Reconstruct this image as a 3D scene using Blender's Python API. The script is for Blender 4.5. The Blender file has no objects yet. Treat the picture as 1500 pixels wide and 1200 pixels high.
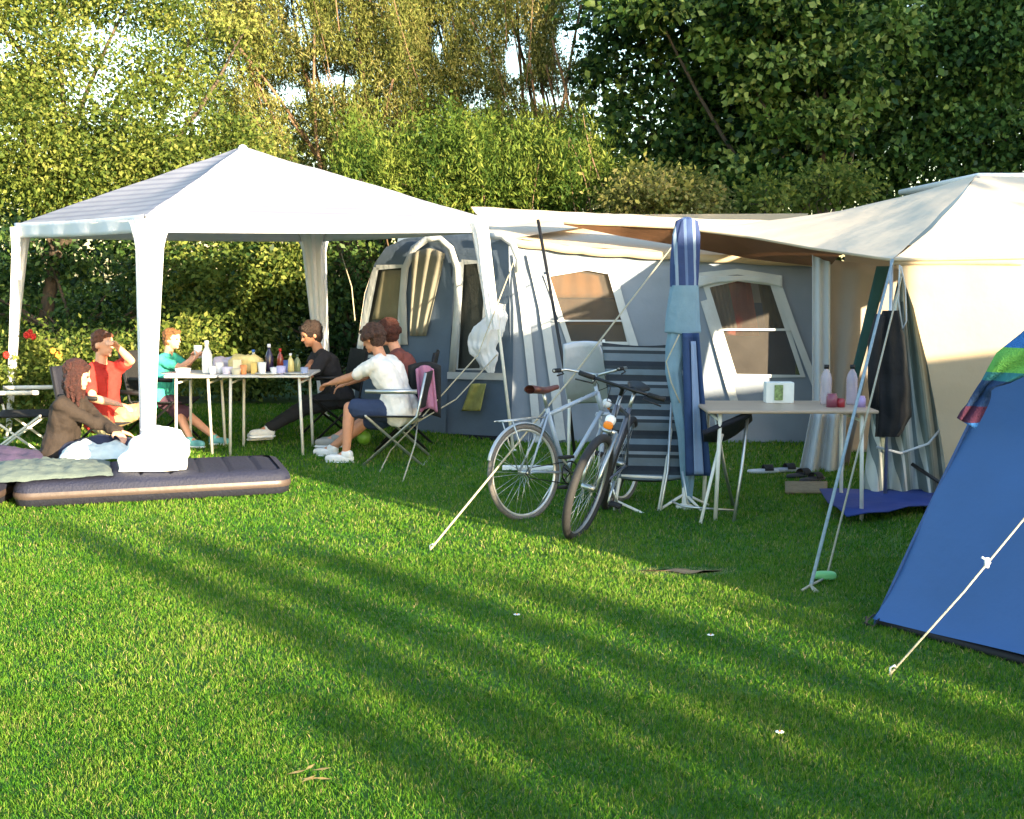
import bpy, bmesh, math, random
import numpy as np
from mathutils import Vector, Matrix, noise
from mathutils.geometry import tessellate_polygon
random.seed(7); rng = np.random.default_rng(11)
SC = bpy.context.scene
COL = SC.collection
PI = math.pi
# ---------------------------------------------------------------- camera
F = 1800.0
CAMZ = 1.55
TH = math.atan(200 / 1800)
cam = bpy.data.cameras.new('camera'); camo = bpy.data.objects.new('camera', cam); COL.objects.link(camo)
camo.location = (0, 0, CAMZ); camo.rotation_euler = (PI / 2 - TH, 0, 0)
cam.sensor_width = 36; cam.lens = 36 * F / 1500; cam.clip_end = 500; cam.clip_start = .05
SC.camera = camo
CO = Vector((0, 0, CAMZ)); FW = Vector((0, math.cos(TH), -math.sin(TH))); UPV = Vector((0, math.sin(TH), math.cos(TH)))
def ray(px, py): return FW + Vector((1, 0, 0)) * ((px - 750) / F) + UPV * ((600 - py) / F)
def P(px, py, Y):
    d = ray(px, py); return CO + d * (Y / d.y)
def G(px, py, z=0.0):
    d = ray(px, py); return CO + d * ((z - CAMZ) / d.z)
def PP(px, py, p, n):
    d = ray(px, py); return CO + d * ((p - CO).dot(n) / d.dot(n))
# ---------------------------------------------------------------- object helpers
OFF = {}
def thing(name, label, cat, loc=(0, 0, 0), group=None, rotz=0):
    o = bpy.data.objects.new(name, None); COL.objects.link(o); o.empty_display_size = .1
    o.location = loc; o.rotation_euler = (0, 0, rotz); OFF[o.name] = Vector(loc) if rotz == 0 else None
    tag(o, label, cat, group); return o
def tag(o, label, cat, group=None, kind=None):
    if label: o['label'] = label
    if cat: o['category'] = cat
    if group: o['group'] = group
    if kind: o['kind'] = kind
    return o
def lerp(a, b, t): return a + (b - a) * t
def frame_of(d, up=Vector((0, 0, 1))):
    d = d.normalized()
    if abs(d.dot(up)) > .98: up = Vector((1, 0, 0))
    x = d.cross(up).normalized(); y = x.cross(d).normalized()
    return x, y
def pl(pts, u):
    u = min(max(u, 0), .9999) * (len(pts) - 1); i = int(u); return pts[i].lerp(pts[i + 1], u - i)
class MB:
    def __init__(s): s.v = []; s.f = []
    def add(s, vs, fs):
        b = len(s.v); s.v += [Vector(v) for v in vs]; s.f += [tuple(i + b for i in f) for f in fs]; return s
    def tube(s, pts, r, n=8, cap=True, flat=1.0):
        pts = [Vector(p) for p in pts]; m = len(pts)
        rr = r if isinstance(r, (list, tuple)) else [r] * m
        vs = []; fs = []; x = None
        for i, p in enumerate(pts):
            d = (pts[min(i + 1, m - 1)] - pts[max(i - 1, 0)])
            if d.length < 1e-9: d = Vector((0, 0, 1))
            d.normalize()
            if x is None: x, y = frame_of(d); y = d.cross(x)
            else:
                x = (x - d * x.dot(d)).normalized(); y = d.cross(x)
            for k in range(n):
                a = 2 * PI * k / n; vs.append(p + x * math.cos(a) * rr[i] + y * math.sin(a) * rr[i] * flat)
        for i in range(m - 1):
            for k in range(n):
                fs.append((i * n + k, i * n + (k + 1) % n, (i + 1) * n + (k + 1) % n, (i + 1) * n + k))
        if cap: fs.append(tuple(range(n - 1, -1, -1))); fs.append(tuple((m - 1) * n + k for k in range(n)))
        return s.add(vs, fs)
    def cap(s, a, b, ra, rb, n=12):
        a = Vector(a); b = Vector(b); d = b - a; L = d.length
        if L < 1e-6: return s.ball(a, ra)
        d.normalize(); pts = []; rr = []
        for i in range(5):
            t = -PI / 2 + i * PI / 8; pts.append(a + d * math.sin(t) * ra); rr.append(max(math.cos(t) * ra, 1e-4))
        for i in range(5):
            t = i * PI / 8; pts.append(b + d * math.sin(t) * rb); rr.append(max(math.cos(t) * rb, 1e-4))
        return s.tube(pts, rr, n)
    def ball(s, c, r, R=None, nu=14, nv=9):
        return s.sq(c, (r, r, r) if not hasattr(r, '__len__') else r, 1, 1, R, nu, nv)
    def sq(s, c, r, e1=.35, e2=.35, R=None, nu=24, nv=14):
        c = Vector(c); vs = []; fs = []
        def sp(v, e): return math.copysign(abs(v) ** e, v)
        for j in range(nv + 1):
            ph = -PI / 2 + PI * j / nv
            for i in range(nu):
                th = 2 * PI * i / nu
                p = Vector((r[0] * sp(math.cos(ph), e1) * sp(math.cos(th), e2), r[1] * sp(math.cos(ph), e1) * sp(math.sin(th), e2), r[2] * sp(math.sin(ph), e1)))
                vs.append(c + (R @ p if R else p))
        for j in range(nv):
            for i in range(nu):
                fs.append((j * nu + i, j * nu + (i + 1) % nu, (j + 1) * nu + (i + 1) % nu, (j + 1) * nu + i))
        return s.add(vs, fs)
    def box(s, c, size, R=None):
        c = Vector(c); h = [q / 2 for q in size]
        vs = []
        for x in (-1, 1):
            for y in (-1, 1):
                for z in (-1, 1):
                    p = Vector((x * h[0], y * h[1], z * h[2])); vs.append(c + (R @ p if R else p))
        return s.add(vs, [(0, 1, 3, 2), (4, 6, 7, 5), (0, 4, 5, 1), (2, 3, 7, 6), (0, 2, 6, 4), (1, 5, 7, 3)])
    def lathe(s, c, prof, n=16, R=None):
        c = Vector(c); vs = []; fs = []
        for r, z in prof:
            for k in range(n):
                p = Vector((r * math.cos(2 * PI * k / n), r * math.sin(2 * PI * k / n), z)); vs.append(c + (R @ p if R else p))
        for i in range(len(prof) - 1):
            for k in range(n): fs.append((i * n + k, i * n + (k + 1) % n, (i + 1) * n + (k + 1) % n, (i + 1) * n + k))
        fs.append(tuple(range(n - 1, -1, -1))); fs.append(tuple((len(prof) - 1) * n + k for k in range(n)))
        return s.add(vs, fs)
    def grid(s, fn, nu, nv):
        vs = [fn(i / nu, j / nv) for j in range(nv + 1) for i in range(nu + 1)]
        fs = [(j * (nu + 1) + i, j * (nu + 1) + i + 1, (j + 1) * (nu + 1) + i + 1, (j + 1) * (nu + 1) + i) for j in range(nv) for i in range(nu)]
        return s.add(vs, fs)
    def torus(s, c, ax, R, r, n=48, m=8):
        c = Vector(c); x, y = frame_of(Vector(ax)); z = Vector(ax).normalized(); vs = []; fs = []
        for i in range(n):
            a = 2 * PI * i / n; d = x * math.cos(a) + y * math.sin(a)
            for k in range(m):
                b = 2 * PI * k / m; vs.append(c + d * (R + r * math.cos(b)) + z * r * math.sin(b))
        for i in range(n):
            for k in range(m): fs.append((i * m + k, ((i + 1) % n) * m + k, ((i + 1) % n) * m + (k + 1) % m, i * m + (k + 1) % m))
        return s.add(vs, fs)
    def poly(s, outline, holes=()):
        polys = [[Vector(p) for p in outline]] + [[Vector(p) for p in h] for h in holes]
        tris = tessellate_polygon(polys); return s.add([p for q in polys for p in q], tris)
    def build(s, name, mat, parent=None, smooth=True, thick=0, bevel=0, sub=0, remesh=0, disp=None, smoothit=0, local=False, wr=None, subdiv=0):
        off = Vector((0, 0, 0))
        if parent is not None and not local:
            q = parent
            while q.parent is not None: q = q.parent
            off = OFF.get(q.name) or Vector((0, 0, 0))
        me = bpy.data.meshes.new(name)
        vv = s.v
        me.from_pydata([tuple(v - off) for v in vv], [], s.f); me.update()
        if subdiv:
            bm = bmesh.new(); bm.from_mesh(me); bmesh.ops.subdivide_edges(bm, edges=bm.edges[:], cuts=subdiv, use_grid_fill=True); bm.to_mesh(me); bm.free()
        if wr:
            amp, sc = wr; me.update(); ns = [v.normal.copy() for v in me.vertices]
            for v, n in zip(me.vertices, ns): v.co += n * (noise.fractal((v.co + off) * sc, 1.0, 2.1, 3) * amp)
        bm = bmesh.new(); bm.from_mesh(me); bmesh.ops.recalc_face_normals(bm, faces=bm.faces[:]); bm.to_mesh(me); bm.free()
        o = bpy.data.objects.new(name, me); COL.objects.link(o); me.materials.append(mat)
        if smooth: me.polygons.foreach_set('use_smooth', [True] * len(me.polygons))
        if parent is not None: o.parent = parent
        if remesh: m = o.modifiers.new('r', 'REMESH'); m.mode = 'VOXEL'; m.voxel_size = remesh; m.use_smooth_shade = True
        if smoothit: m = o.modifiers.new('s', 'SMOOTH'); m.factor = .5; m.iterations = smoothit
        if disp:
            t = bpy.data.textures.new('folds', 'CLOUDS'); t.noise_scale = disp[1]; m = o.modifiers.new('d', 'DISPLACE'); m.texture = t; m.strength = disp[0]; m.mid_level = .5; m.texture_coords = 'LOCAL'
        if thick: m = o.modifiers.new('t', 'SOLIDIFY'); m.thickness = thick; m.offset = 0
        if bevel: m = o.modifiers.new('b', 'BEVEL'); m.width = bevel; m.segments = 2; m.limit_method = 'ANGLE'
        if sub: m = o.modifiers.new('u', 'SUBSURF'); m.levels = sub; m.render_levels = sub
        return o
# ---------------------------------------------------------------- materials
def S(r, g, b):
    f = lambda c: ((c / 255 + .055) / 1.055) ** 2.4 if c > 10 else c / 255 / 12.92
    return (f(r), f(g), f(b))
def mat(name, col, rough=.8, var=.15, scale=12, bump=.0, bscale=40, trans=0, metal=0, coat=0, tint=None, alpha=1, stripe=None, wave=None):
    m = bpy.data.materials.new(name); m.use_nodes = True; nt = m.node_tree; N = nt.nodes; L = nt.links
    b = N['Principled BSDF']; out = N['Material Output']
    b.inputs['Roughness'].default_value = rough; b.inputs['Metallic'].default_value = metal
    if coat: b.inputs['Coat Weight'].default_value = coat; b.inputs['Coat Roughness'].default_value = .15
    tc = N.new('ShaderNodeTexCoord')
    nz = N.new('ShaderNodeTexNoise'); nz.inputs['Scale'].default_value = scale; nz.inputs['Detail'].default_value = 4
    L.new(tc.outputs['Object'], nz.inputs['Vector'])
    base = None
    if stripe:
        axis, period, stops = stripe
        dt = N.new('ShaderNodeVectorMath'); dt.operation = 'DOT_PRODUCT'; dt.inputs[1].default_value = axis; L.new(tc.outputs['Object'], dt.inputs[0])
        dv = N.new('ShaderNodeMath'); dv.operation = 'DIVIDE'; dv.inputs[1].default_value = period; L.new(dt.outputs['Value'], dv.inputs[0])
        fr = N.new('ShaderNodeMath'); fr.operation = 'FRACT'; L.new(dv.outputs[0], fr.inputs[0])
        cr = N.new('ShaderNodeValToRGB'); cr.color_ramp.interpolation = 'CONSTANT'
        for i, (p, c) in enumerate(stops):
            e = cr.color_ramp.elements[i] if i < 2 else cr.color_ramp.elements.new(p)
            e.position = p; e.color = (*c, 1)
        L.new(fr.outputs[0], cr.inputs[0]); base = cr.outputs[0]
    mr = N.new('ShaderNodeMapRange'); mr.inputs['To Min'].default_value = 1 - var; mr.inputs['To Max'].default_value = 1 + var
    mr.inputs['From Min'].default_value = .3; mr.inputs['From Max'].default_value = .7
    L.new(nz.outputs['Fac'], mr.inputs['Value'])
    mu = N.new('ShaderNodeVectorMath'); mu.operation = 'SCALE'
    if base is None: mu.inputs[0].default_value = col
    else: L.new(base, mu.inputs[0])
    L.new(mr.outputs[0], mu.inputs['Scale']); colout = mu.outputs[0]
    if tint:
        at = N.new('ShaderNodeAttribute'); at.attribute_name = 'tint'
        cr = N.new('ShaderNodeValToRGB'); els = cr.color_ramp.elements
        for i, c in enumerate(tint):
            e = els[i] if i < 2 else els.new(1); 
            e.color = (*c, 1)
        for i in range(len(tint)): els[i].position = i / (len(tint) - 1)
        for i, c in enumerate(tint): els[i].color = (*c, 1)
        L.new(at.outputs['Fac'], cr.inputs[0]); colout = cr.outputs[0]
    L.new(colout, b.inputs['Base Color'])
    if bump:
        n2 = N.new('ShaderNodeTexNoise'); n2.inputs['Scale'].default_value = bscale; n2.inputs['Detail'].default_value = 6; L.new(tc.outputs['Object'], n2.inputs['Vector'])
        bp = N.new('ShaderNodeBump'); bp.inputs['Strength'].default_value = bump; bp.inputs['Distance'].default_value = .02; L.new(n2.outputs['Fac'], bp.inputs['Height'])
        if wave:
            w = N.new('ShaderNodeTexWave'); w.bands_direction = wave[0]; w.inputs['Scale'].default_value = wave[1]; w.inputs['Distortion'].default_value = 1.0; L.new(tc.outputs['Object'], w.inputs['Vector'])
            ad = N.new('ShaderNodeMath'); ad.operation = 'MULTIPLY_ADD'; ad.inputs[1].default_value = wave[2]; L.new(w.outputs['Fac'], ad.inputs[0]); L.new(n2.outputs['Fac'], ad.inputs[2]); L.new(ad.outputs[0], bp.inputs['Height'])
        L.new(bp.outputs[0], b.inputs['Normal'])
    sh = b.outputs[0]
    if tint: b.inputs['Specular IOR Level'].default_value = .2
    if trans:
        tr = N.new('ShaderNodeBsdfTranslucent'); L.new(colout, tr.inputs['Color']); mx = N.new('ShaderNodeMixShader'); mx.inputs[0].default_value = trans
        L.new(sh, mx.inputs[1]); L.new(tr.outputs[0], mx.inputs[2]); sh = mx.outputs[0]
    if alpha < 1:
        tp = N.new('ShaderNodeBsdfTransparent'); mx = N.new('ShaderNodeMixShader'); mx.inputs[0].default_value = alpha
        L.new(tp.outputs[0], mx.inputs[1]); L.new(sh, mx.inputs[2]); sh = mx.outputs[0]
    L.new(sh, out.inputs['Surface']); return m
# ---------------------------------------------------------------- light
EL = 10.0; SUNH = Vector((.643, -.766, 0)).normalized()
w = bpy.data.worlds.new('World'); SC.world = w; w.use_nodes = True; nt = w.node_tree
sky = nt.nodes.new('ShaderNodeTexSky'); sky.sky_type = 'NISHITA'; sky.sun_disc = False
sky.sun_elevation = math.radians(EL); sky.sun_rotation = math.atan2(SUNH.x, SUNH.y)
sky.air_density = 1.2; sky.dust_density = 1.0; sky.ozone_density = 2.0
nt.links.new(sky.outputs[0], nt.nodes['Background'].inputs[0]); nt.nodes['Background'].inputs[1].default_value = .145
sd = bpy.data.lights.new('sun', 'SUN'); sd.energy = 4.6; sd.angle = math.radians(.6); sd.color = (1, .81, .54)
so = bpy.data.objects.new('sun', sd); COL.objects.link(so)
tos = SUNH * math.cos(math.radians(EL)) + Vector((0, 0, math.sin(math.radians(EL))))
so.rotation_euler = tos.to_track_quat('Z', 'Y').to_euler(); so.location = (5, -6, 8)
SC.view_settings.view_transform = 'Standard'; SC.view_settings.look = 'None'; SC.view_settings.exposure = 2.35; SC.view_settings.gamma = 1
SC.cycles.max_bounces = 6; SC.cycles.transparent_max_bounces = 12; SC.cycles.diffuse_bounces = 3
# ---------------------------------------------------------------- common materials
M = {}
M['polyw'] = mat('white_polyester', S(196, 200, 218), .6, .03, 3, .25, 6, trans=.2, stripe=((0, 0, 1), .05, [(0, S(160, 162, 174)), (.6, S(140, 142, 158))]))
M['valance'] = mat('white_valance', S(214, 218, 228), .7, .04, 3, .2, 14, trans=.12)
M['curtain'] = mat('white_curtain', S(236, 238, 242), .7, .04, 4, .3, 20, trans=.2)
M['cream'] = mat('cream_canvas', S(186, 168, 140), .9, .09, 1.6, .6, 4, trans=.12)
M['creamroof'] = mat('cream_roof_canvas', S(212, 198, 178), .9, .05, 1.6, .35, 5, trans=.12)
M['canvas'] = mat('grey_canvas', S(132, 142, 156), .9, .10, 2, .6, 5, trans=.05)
M['canvas_shade'] = mat('shaded_grey_canvas', S(90, 106, 126), .9, .12, 2, .6, 5)  # same grey tent canvas, darkened for walls turned from the sun
M['trim'] = mat('pale_canvas_trim', S(190, 194, 196), .85, .05, 6, .3, 20)
M['underside'] = mat('shaded_canvas_underside', S(112, 78, 54), .9, .12, 4, .3, 8, trans=.12)  # cream canopy seen from below, its shade put into the brown
M['beige'] = mat('beige_canvas', S(158, 148, 138), .9, .06, 2, .3, 6, trans=.1)
M['pale'] = mat('pale_grey_canvas', S(196, 200, 204), .9, .06, 2, .3, 6, trans=.1)
M['pane'] = mat('smoky_vinyl', S(84, 80, 76), .18, .2, 3, .3, 4, alpha=.66)
M['panedk'] = mat('dark_mesh_window', S(46, 48, 44), .6, .3, 6, .2, 30)
M['curt'] = mat('beige_inner_curtain', S(150, 146, 130), .9, .12, 3, .4, 10, trans=.25)
M['curt_sun'] = mat('sunlit_ochre_curtain', S(228, 160, 84), .9, .12, 5, .4, 10, trans=.3)
M['steel'] = mat('galvanised_steel', S(190, 192, 190), .35, .1, 20, .1, 60, metal=.9)
M['whitemetal'] = mat('white_painted_steel', S(225, 222, 210), .45, .06, 20)
M['darkmetal'] = mat('black_steel', S(32, 32, 34), .45, .15, 20, metal=.3)
M['rope'] = mat('cream_rope', S(176, 170, 148), .9, .12, 60, .5, 200)
M['navy'] = mat('navy_fabric', S(20, 23, 38), .8, .2, 10, .4, 40)
M['navyflock'] = mat('navy_flocked_vinyl', S(26, 30, 52), .75, .12, 6, .4, 60)
M['vinylbeige'] = mat('greige_vinyl_side', S(76, 64, 60), .5, .08, 4, .15, 20, coat=.3)
M['skin'] = mat('skin', S(214, 156, 128), .55, .06, 30, .1, 80)
M['skinp'] = mat('tanned_skin', S(198, 140, 108), .55, .06, 30, .1, 80)
M['eye'] = mat('dark_eye', S(30, 22, 20), .3, 0)
M['plastic_w'] = mat('white_plastic', S(235, 236, 236), .4, .03, 8)
M['blk'] = mat('black_fabric', S(30, 31, 34), .85, .2, 20, .4, 60)
M['rubber'] = mat('black_rubber', S(28, 28, 29), .75, .2, 60, .4, 120)
# ================================================================= SETTING
def grassy(name, c1, c2, c3):
    m = bpy.data.materials.new(name); m.use_nodes = True; nt = m.node_tree; N = nt.nodes; L = nt.links; b = N['Principled BSDF']; b.inputs['Roughness'].default_value = .9
    tc = N.new('ShaderNodeTexCoord'); n1 = N.new('ShaderNodeTexNoise'); n1.inputs['Scale'].default_value = 1.3; n1.inputs['Detail'].default_value = 8; L.new(tc.outputs['Object'], n1.inputs[0])
    n2 = N.new('ShaderNodeTexNoise'); n2.inputs['Scale'].default_value = 45; n2.inputs['Detail'].default_value = 5; L.new(tc.outputs['Object'], n2.inputs[0])
    mx = N.new('ShaderNodeMath'); mx.operation = 'MULTIPLY_ADD'; mx.inputs[1].default_value = .6; L.new(n2.outputs[0], mx.inputs[0])
    m2 = N.new('ShaderNodeMath'); m2.operation = 'MULTIPLY'; m2.inputs[1].default_value = .4; L.new(n1.outputs[0], m2.inputs[0]); L.new(m2.outputs[0], mx.inputs[2])
    cr = N.new('ShaderNodeValToRGB'); e = cr.color_ramp.elements; e[0].position = .35; e[0].color = (*c1, 1); e[1].position = .65; e[1].color = (*c3, 1); q = e.new(.5); q.color = (*c2, 1)
    L.new(mx.outputs[0], cr.inputs[0]); L.new(cr.outputs[0], b.inputs['Base Color'])
    bp = N.new('ShaderNodeBump'); bp.inputs['Strength'].default_value = .8; bp.inputs['Distance'].default_value = .03; L.new(n2.outputs[0], bp.inputs['Height']); L.new(bp.outputs[0], b.inputs['Normal'])
    return m
gm = grassy('lawn_ground', (.030, .09, .010), (.050, .13, .014), (.085, .16, .026))
g = MB(); g.grid(lambda u, v: Vector((-150 + 300 * u, -100 + 300 * v, 0)), 40, 40); tag(g.build('ground', gm), None, None, kind='structure')
def scatter_mesh(name, V, Fc, tint, mat_, parent=None, org=None):
    """V: (n,k,3) array of polygons with k corners"""
    n, k, _ = V.shape
    if org is not None: V = V - np.array(org)
    me = bpy.data.meshes.new(name)
    me.vertices.add(n * k); me.vertices.foreach_set('co', V.reshape(-1).astype(np.float32))
    me.loops.add(n * k); me.loops.foreach_set('vertex_index', np.arange(n * k, dtype=np.int32))
    me.polygons.add(n); me.polygons.foreach_set('loop_start', np.arange(0, n * k, k, dtype=np.int32))
    try: me.polygons.foreach_set('loop_total', np.full(n, k, dtype=np.int32))
    except Exception: pass
    a = me.attributes.new('tint', 'FLOAT', 'FACE'); a.data.foreach_set('value', np.clip(tint, 0, 1).astype(np.float32))
    me.materials.append(mat_); me.update(calc_edges=True); me.validate()
    o = bpy.data.objects.new(name, me); COL.objects.link(o)
    if parent is not None: o.parent = parent
    return o
# --- grass blades
def blades(y0, y1, dens, wd, ht):
    n = int((y1 - y0) * ((y0 + y1) / 2 * .96 + 1.2) * dens)
    t = rng.random(n); ya, yb = y0 * .48 + .6, y1 * .48 + .6
    y = y0 + (y1 - y0) * t; x = (rng.random(n) * 2 - 1) * (y * .48 + .6)
    keep = rng.random(n) < (y * .48 + .6) / (y1 * .48 + .6); x = x[keep]; y = y[keep]; n = len(x)
    a = rng.random(n) * 2 * np.pi; lean = rng.random(n) * .9 * ht; la = rng.random(n) * 2 * np.pi
    patch = np.array([noise.noise(Vector((xx * 1.1, yy * 1.1, 3))) for xx, yy in zip(x, y)])
    patch2 = np.array([noise.noise(Vector((xx * 5, yy * 5, 9))) for xx, yy in zip(x, y)])
    h = ht * (.55 + .6 * rng.random(n)) * (1 + .35 * patch2 + .2 * patch); w_ = wd * (.6 + .7 * rng.random(n))
    clover = (patch2 > .22) & (patch > .05) & (rng.random(n) < .5)
    w_ = np.where(clover, w_ * 2.2, w_); h = np.where(clover, h * .6, h)
    dx, dy = np.cos(a) * w_ / 2, np.sin(a) * w_ / 2
    b = np.stack([x, y, np.zeros(n)], 1); tip = b + np.stack([np.cos(la) * lean, np.sin(la) * lean, h], 1)
    mid = b + np.stack([np.cos(la) * lean * .3, np.sin(la) * lean * .3, h * .6], 1)
    o = np.stack([dx, dy, np.zeros(n)], 1)
    V = np.stack([b - o, b + o, mid + o * .8, tip, mid - o * .8], 1)
    tint = .42 - .2 * clover + .30 * patch + .25 * patch2 + .22 * rng.standard_normal(n)
    tint = np.where(rng.random(n) < .045, 1.0, np.minimum(tint, .85))
    return V, tint
bl = [blades(2.6, 4.4, 27000, .0026, .021), blades(4.4, 6.6, 14000, .0034, .022), blades(6.6, 9.5, 6500, .0048, .024), blades(9.5, 14.5, 2300, .008, .032)]
grm = mat('grass_blades', (0, 0, 0), .9, trans=.35, tint=[(.026, .125, .008), (.060, .20, .012), (.12, .255, .020), (.185, .29, .036), (.38, .34, .14)])
Vg = np.concatenate([b[0] for b in bl]); Tg = np.concatenate([b[1] for b in bl])
# bare / worn patch behind the bikes
cpt = G(1000, 838); dd = ((Vg[:, 0, 0] - cpt.x) / .30) ** 2 + ((Vg[:, 0, 1] - cpt.y) / .10) ** 2
worn = dd < .6 + .8 * rng.random(len(dd)); Vg[worn, :, 2] *= .25
Tg = np.where(worn & (rng.random(len(Tg)) < .6), 1.0, Tg)
tag(scatter_mesh('grass', Vg, None, Tg, grm), 'short mown lawn grass covering the whole pitch', 'grass', kind='stuff')
mb = MB(); mb.grid(lambda u, v: cpt + Vector(((u - .5) * .44 * (1 - .5 * (2 * v - 1) ** 2) + .03 * math.sin(v * 9), (v - .5) * .10 * (1.1 - abs(2 * u - 1)) + .02 * math.sin(u * 7), .006)), 8, 4)
tag(mb.build('bare_soil', mat('dry_soil', S(150, 120, 84), .95, .25, 20, .6, 40)), None, None, kind='structure')
# --- leaves
def leafset(pts, size, asp=.5, droop=0.0, outward=None, jitter=1.0):
    n = len(pts)
    d = rng.standard_normal((n, 3)) * jitter
    if outward is not None: d = d * .8 + outward * 1.0
    d[:, 2] -= droop * 2
    d /= np.linalg.norm(d, axis=1, keepdims=True) + 1e-9
    q = rng.standard_normal((n, 3)); s = np.cross(d, q); s /= np.linalg.norm(s, axis=1, keepdims=True) + 1e-9
    sz = size * (.6 + .8 * rng.random((n, 1)))
    b = pts; tip = b + d * sz; l = b + d * sz * .45 + s * sz * asp * .5; r = b + d * sz * .45 - s * sz * asp * .5
    up = np.cross(d, s) * sz * .10
    return np.stack([b, l + up, tip, r + up], 1)
def lobes_leaves(lobes, nclump, nleaf, size, cr, asp=.55, shell=.55, droop=.2, gaps=(), tmul=.3):
    """lobes (center, (rx,ry,rz)); clumps live in the outer part of each lobe"""
    Vs = []; Ts = []; cents = []
    vol = np.array([r[0] * r[2] + .3 * r[0] * r[1] for c, r in lobes]); vol = vol / vol.sum()
    for (c, r), fr in zip(lobes, vol):
        k = max(3, int(nclump * fr)); c = np.array(c); r = np.array(r)
        d = rng.standard_normal((k, 3)); d /= np.linalg.norm(d, axis=1, keepdims=True)
        rad = shell + (1.08 - shell) * rng.random((k, 1)) ** .7
        cc = c + d * rad * r
        for i in range(k):
            if any(((cc[i] - np.array(gc)) ** 2 / np.array(gr) ** 2).sum() < 1 for gc, gr in gaps): continue
            if cc[i][2] < .05: continue
            m = int(nleaf * (.5 + rng.random())); q = rng.standard_normal((m, 3)) * np.array([cr, cr, cr * .6]) * (.6 + .7 * rng.random())
            pts = cc[i] + q; ow = q / (np.linalg.norm(q, axis=1, keepdims=True) + 1e-6) * .6 + d[i] * .5
            Vs.append(leafset(pts, size, asp, droop, ow)); t0 = .45 + tmul * rng.standard_normal()
            Ts.append(t0 + .16 * rng.standard_normal(m)); cents.append(Vector(cc[i]))
    V = np.concatenate(Vs); T = np.concatenate(Ts)
    ok = V[:, :, 2].min(1) > .02
    return V[ok], T[ok], cents
def lob(px, py, rx, ry, Y, ry_d=None):
    c = P(px, py, Y); k = Y / F; return (tuple(c), (rx * k, (ry_d if ry_d else max(.5, min(rx, ry) * k * 1.1)), ry * k))
bark = mat('bark', S(82, 70, 58), .9, .3, 8, .8, 20); barkp = mat('pinkish_bark', S(120, 96, 74), .85, .2, 8, .5, 30)
def limb(mb, a, b, r0, r1, bend=.12, n=6):
    a = Vector(a); b = Vector(b); L = (b - a).length; j = Vector((random.uniform(-1, 1), random.uniform(-1, 1), random.uniform(-.3, 1))) * L * bend
    pts = [lerp(a, b, i / n) + j * math.sin(PI * i / n) for i in range(n + 1)]
    mb.tube(pts, [lerp(r0, r1, i / n) for i in range(n + 1)], 7)
def tree(name, label, cat, base, lobes, leafmat, nclump, nleaf, size, cr, trunk_r=.12, stems=None, group=None, barkm=None, twigs=40, **kw):
    base = Vector(base); t = thing(name, label, cat, base, group)
    V, T, cents = lobes_leaves(lobes, nclump, nleaf, size, cr, **kw)
    scatter_mesh('crown', V, None, T, leafmat, t, base)
    tm = MB(); top = max(c[2] for c, r in lobes); mid = Vector((sum(c[0] for c, r in lobes) / len(lobes), sum(c[1] for c, r in lobes) / len(lobes), top))
    fork = lerp(base, Vector((lerp(base.x, mid.x, .4), lerp(base.y, mid.y, .4), top * .35)), 1)
    limb(tm, base, fork, trunk_r, trunk_r * .8, .05)
    tm.build('trunk', barkm or bark, t)
    for (c, r) in lobes:
        lm = MB(); limb(lm, fork, Vector(c) + Vector((0, 0, -r[2] * .2)), trunk_r * .55, trunk_r * .15)
        near = sorted(cents, key=lambda p: (p - Vector(c)).length)[:max(3, twigs // len(lobes))]
        for q in near: limb(lm, Vector(c) + Vector((0, 0, -r[2] * .2)), q, trunk_r * .13, .006, .15, 4)
        lm.build('limb', barkm or bark, t)
    return t
LM_yel = mat('yellow_green_leaves', (0, 0, 0), .7, trans=.45, tint=[(.050, .090, .018), (.11, .16, .028), (.195, .24, .045), (.29, .31, .08)])
LM_gold = mat('golden_leaves', (0, 0, 0), .7, trans=.45, tint=[(.09, .12, .03), (.18, .205, .050), (.27, .275, .078), (.38, .335, .13)])
LM_mid = mat('fresh_green_leaves', (0, 0, 0), .7, trans=.45, tint=[(.040, .088, .014), (.088, .152, .022), (.155, .215, .034), (.235, .275, .055)])
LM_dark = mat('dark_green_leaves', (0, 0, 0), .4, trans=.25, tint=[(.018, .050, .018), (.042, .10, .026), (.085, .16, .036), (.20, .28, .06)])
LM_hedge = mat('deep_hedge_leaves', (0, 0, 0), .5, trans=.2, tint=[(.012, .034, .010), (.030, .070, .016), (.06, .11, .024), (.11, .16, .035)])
# woodland mass at the very back (reads as one dark mass)
wl = [((x, 20.5 + random.uniform(-.6, .6), random.uniform(.6, 2.2)), (1.4, 1.0, 1.25)) for x in np.arange(-11, 12, 1.25)] + [((x, 20.8, .6), (1.4, 1.0, 1.0)) for x in np.arange(-11, 12, 1.4)]
wl += [((x, 21 + random.uniform(-.6, .6), random.uniform(3.5, 6.2)), (1.7, 1.0, 1.5)) for x in np.arange(5.2, 13, 1.1)]
wl += [((x, 21.5, 3.0 + random.uniform(-.3, .3)), (1.5, 1.0, .9)) for x in np.arange(-11, 3, 1.6)]
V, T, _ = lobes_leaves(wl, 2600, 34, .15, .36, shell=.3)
tag(scatter_mesh('woodland', V, None, T, LM_hedge), 'dark far mass of undergrowth and trees closing off the campsite', 'woodland', kind='stuff')
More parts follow.
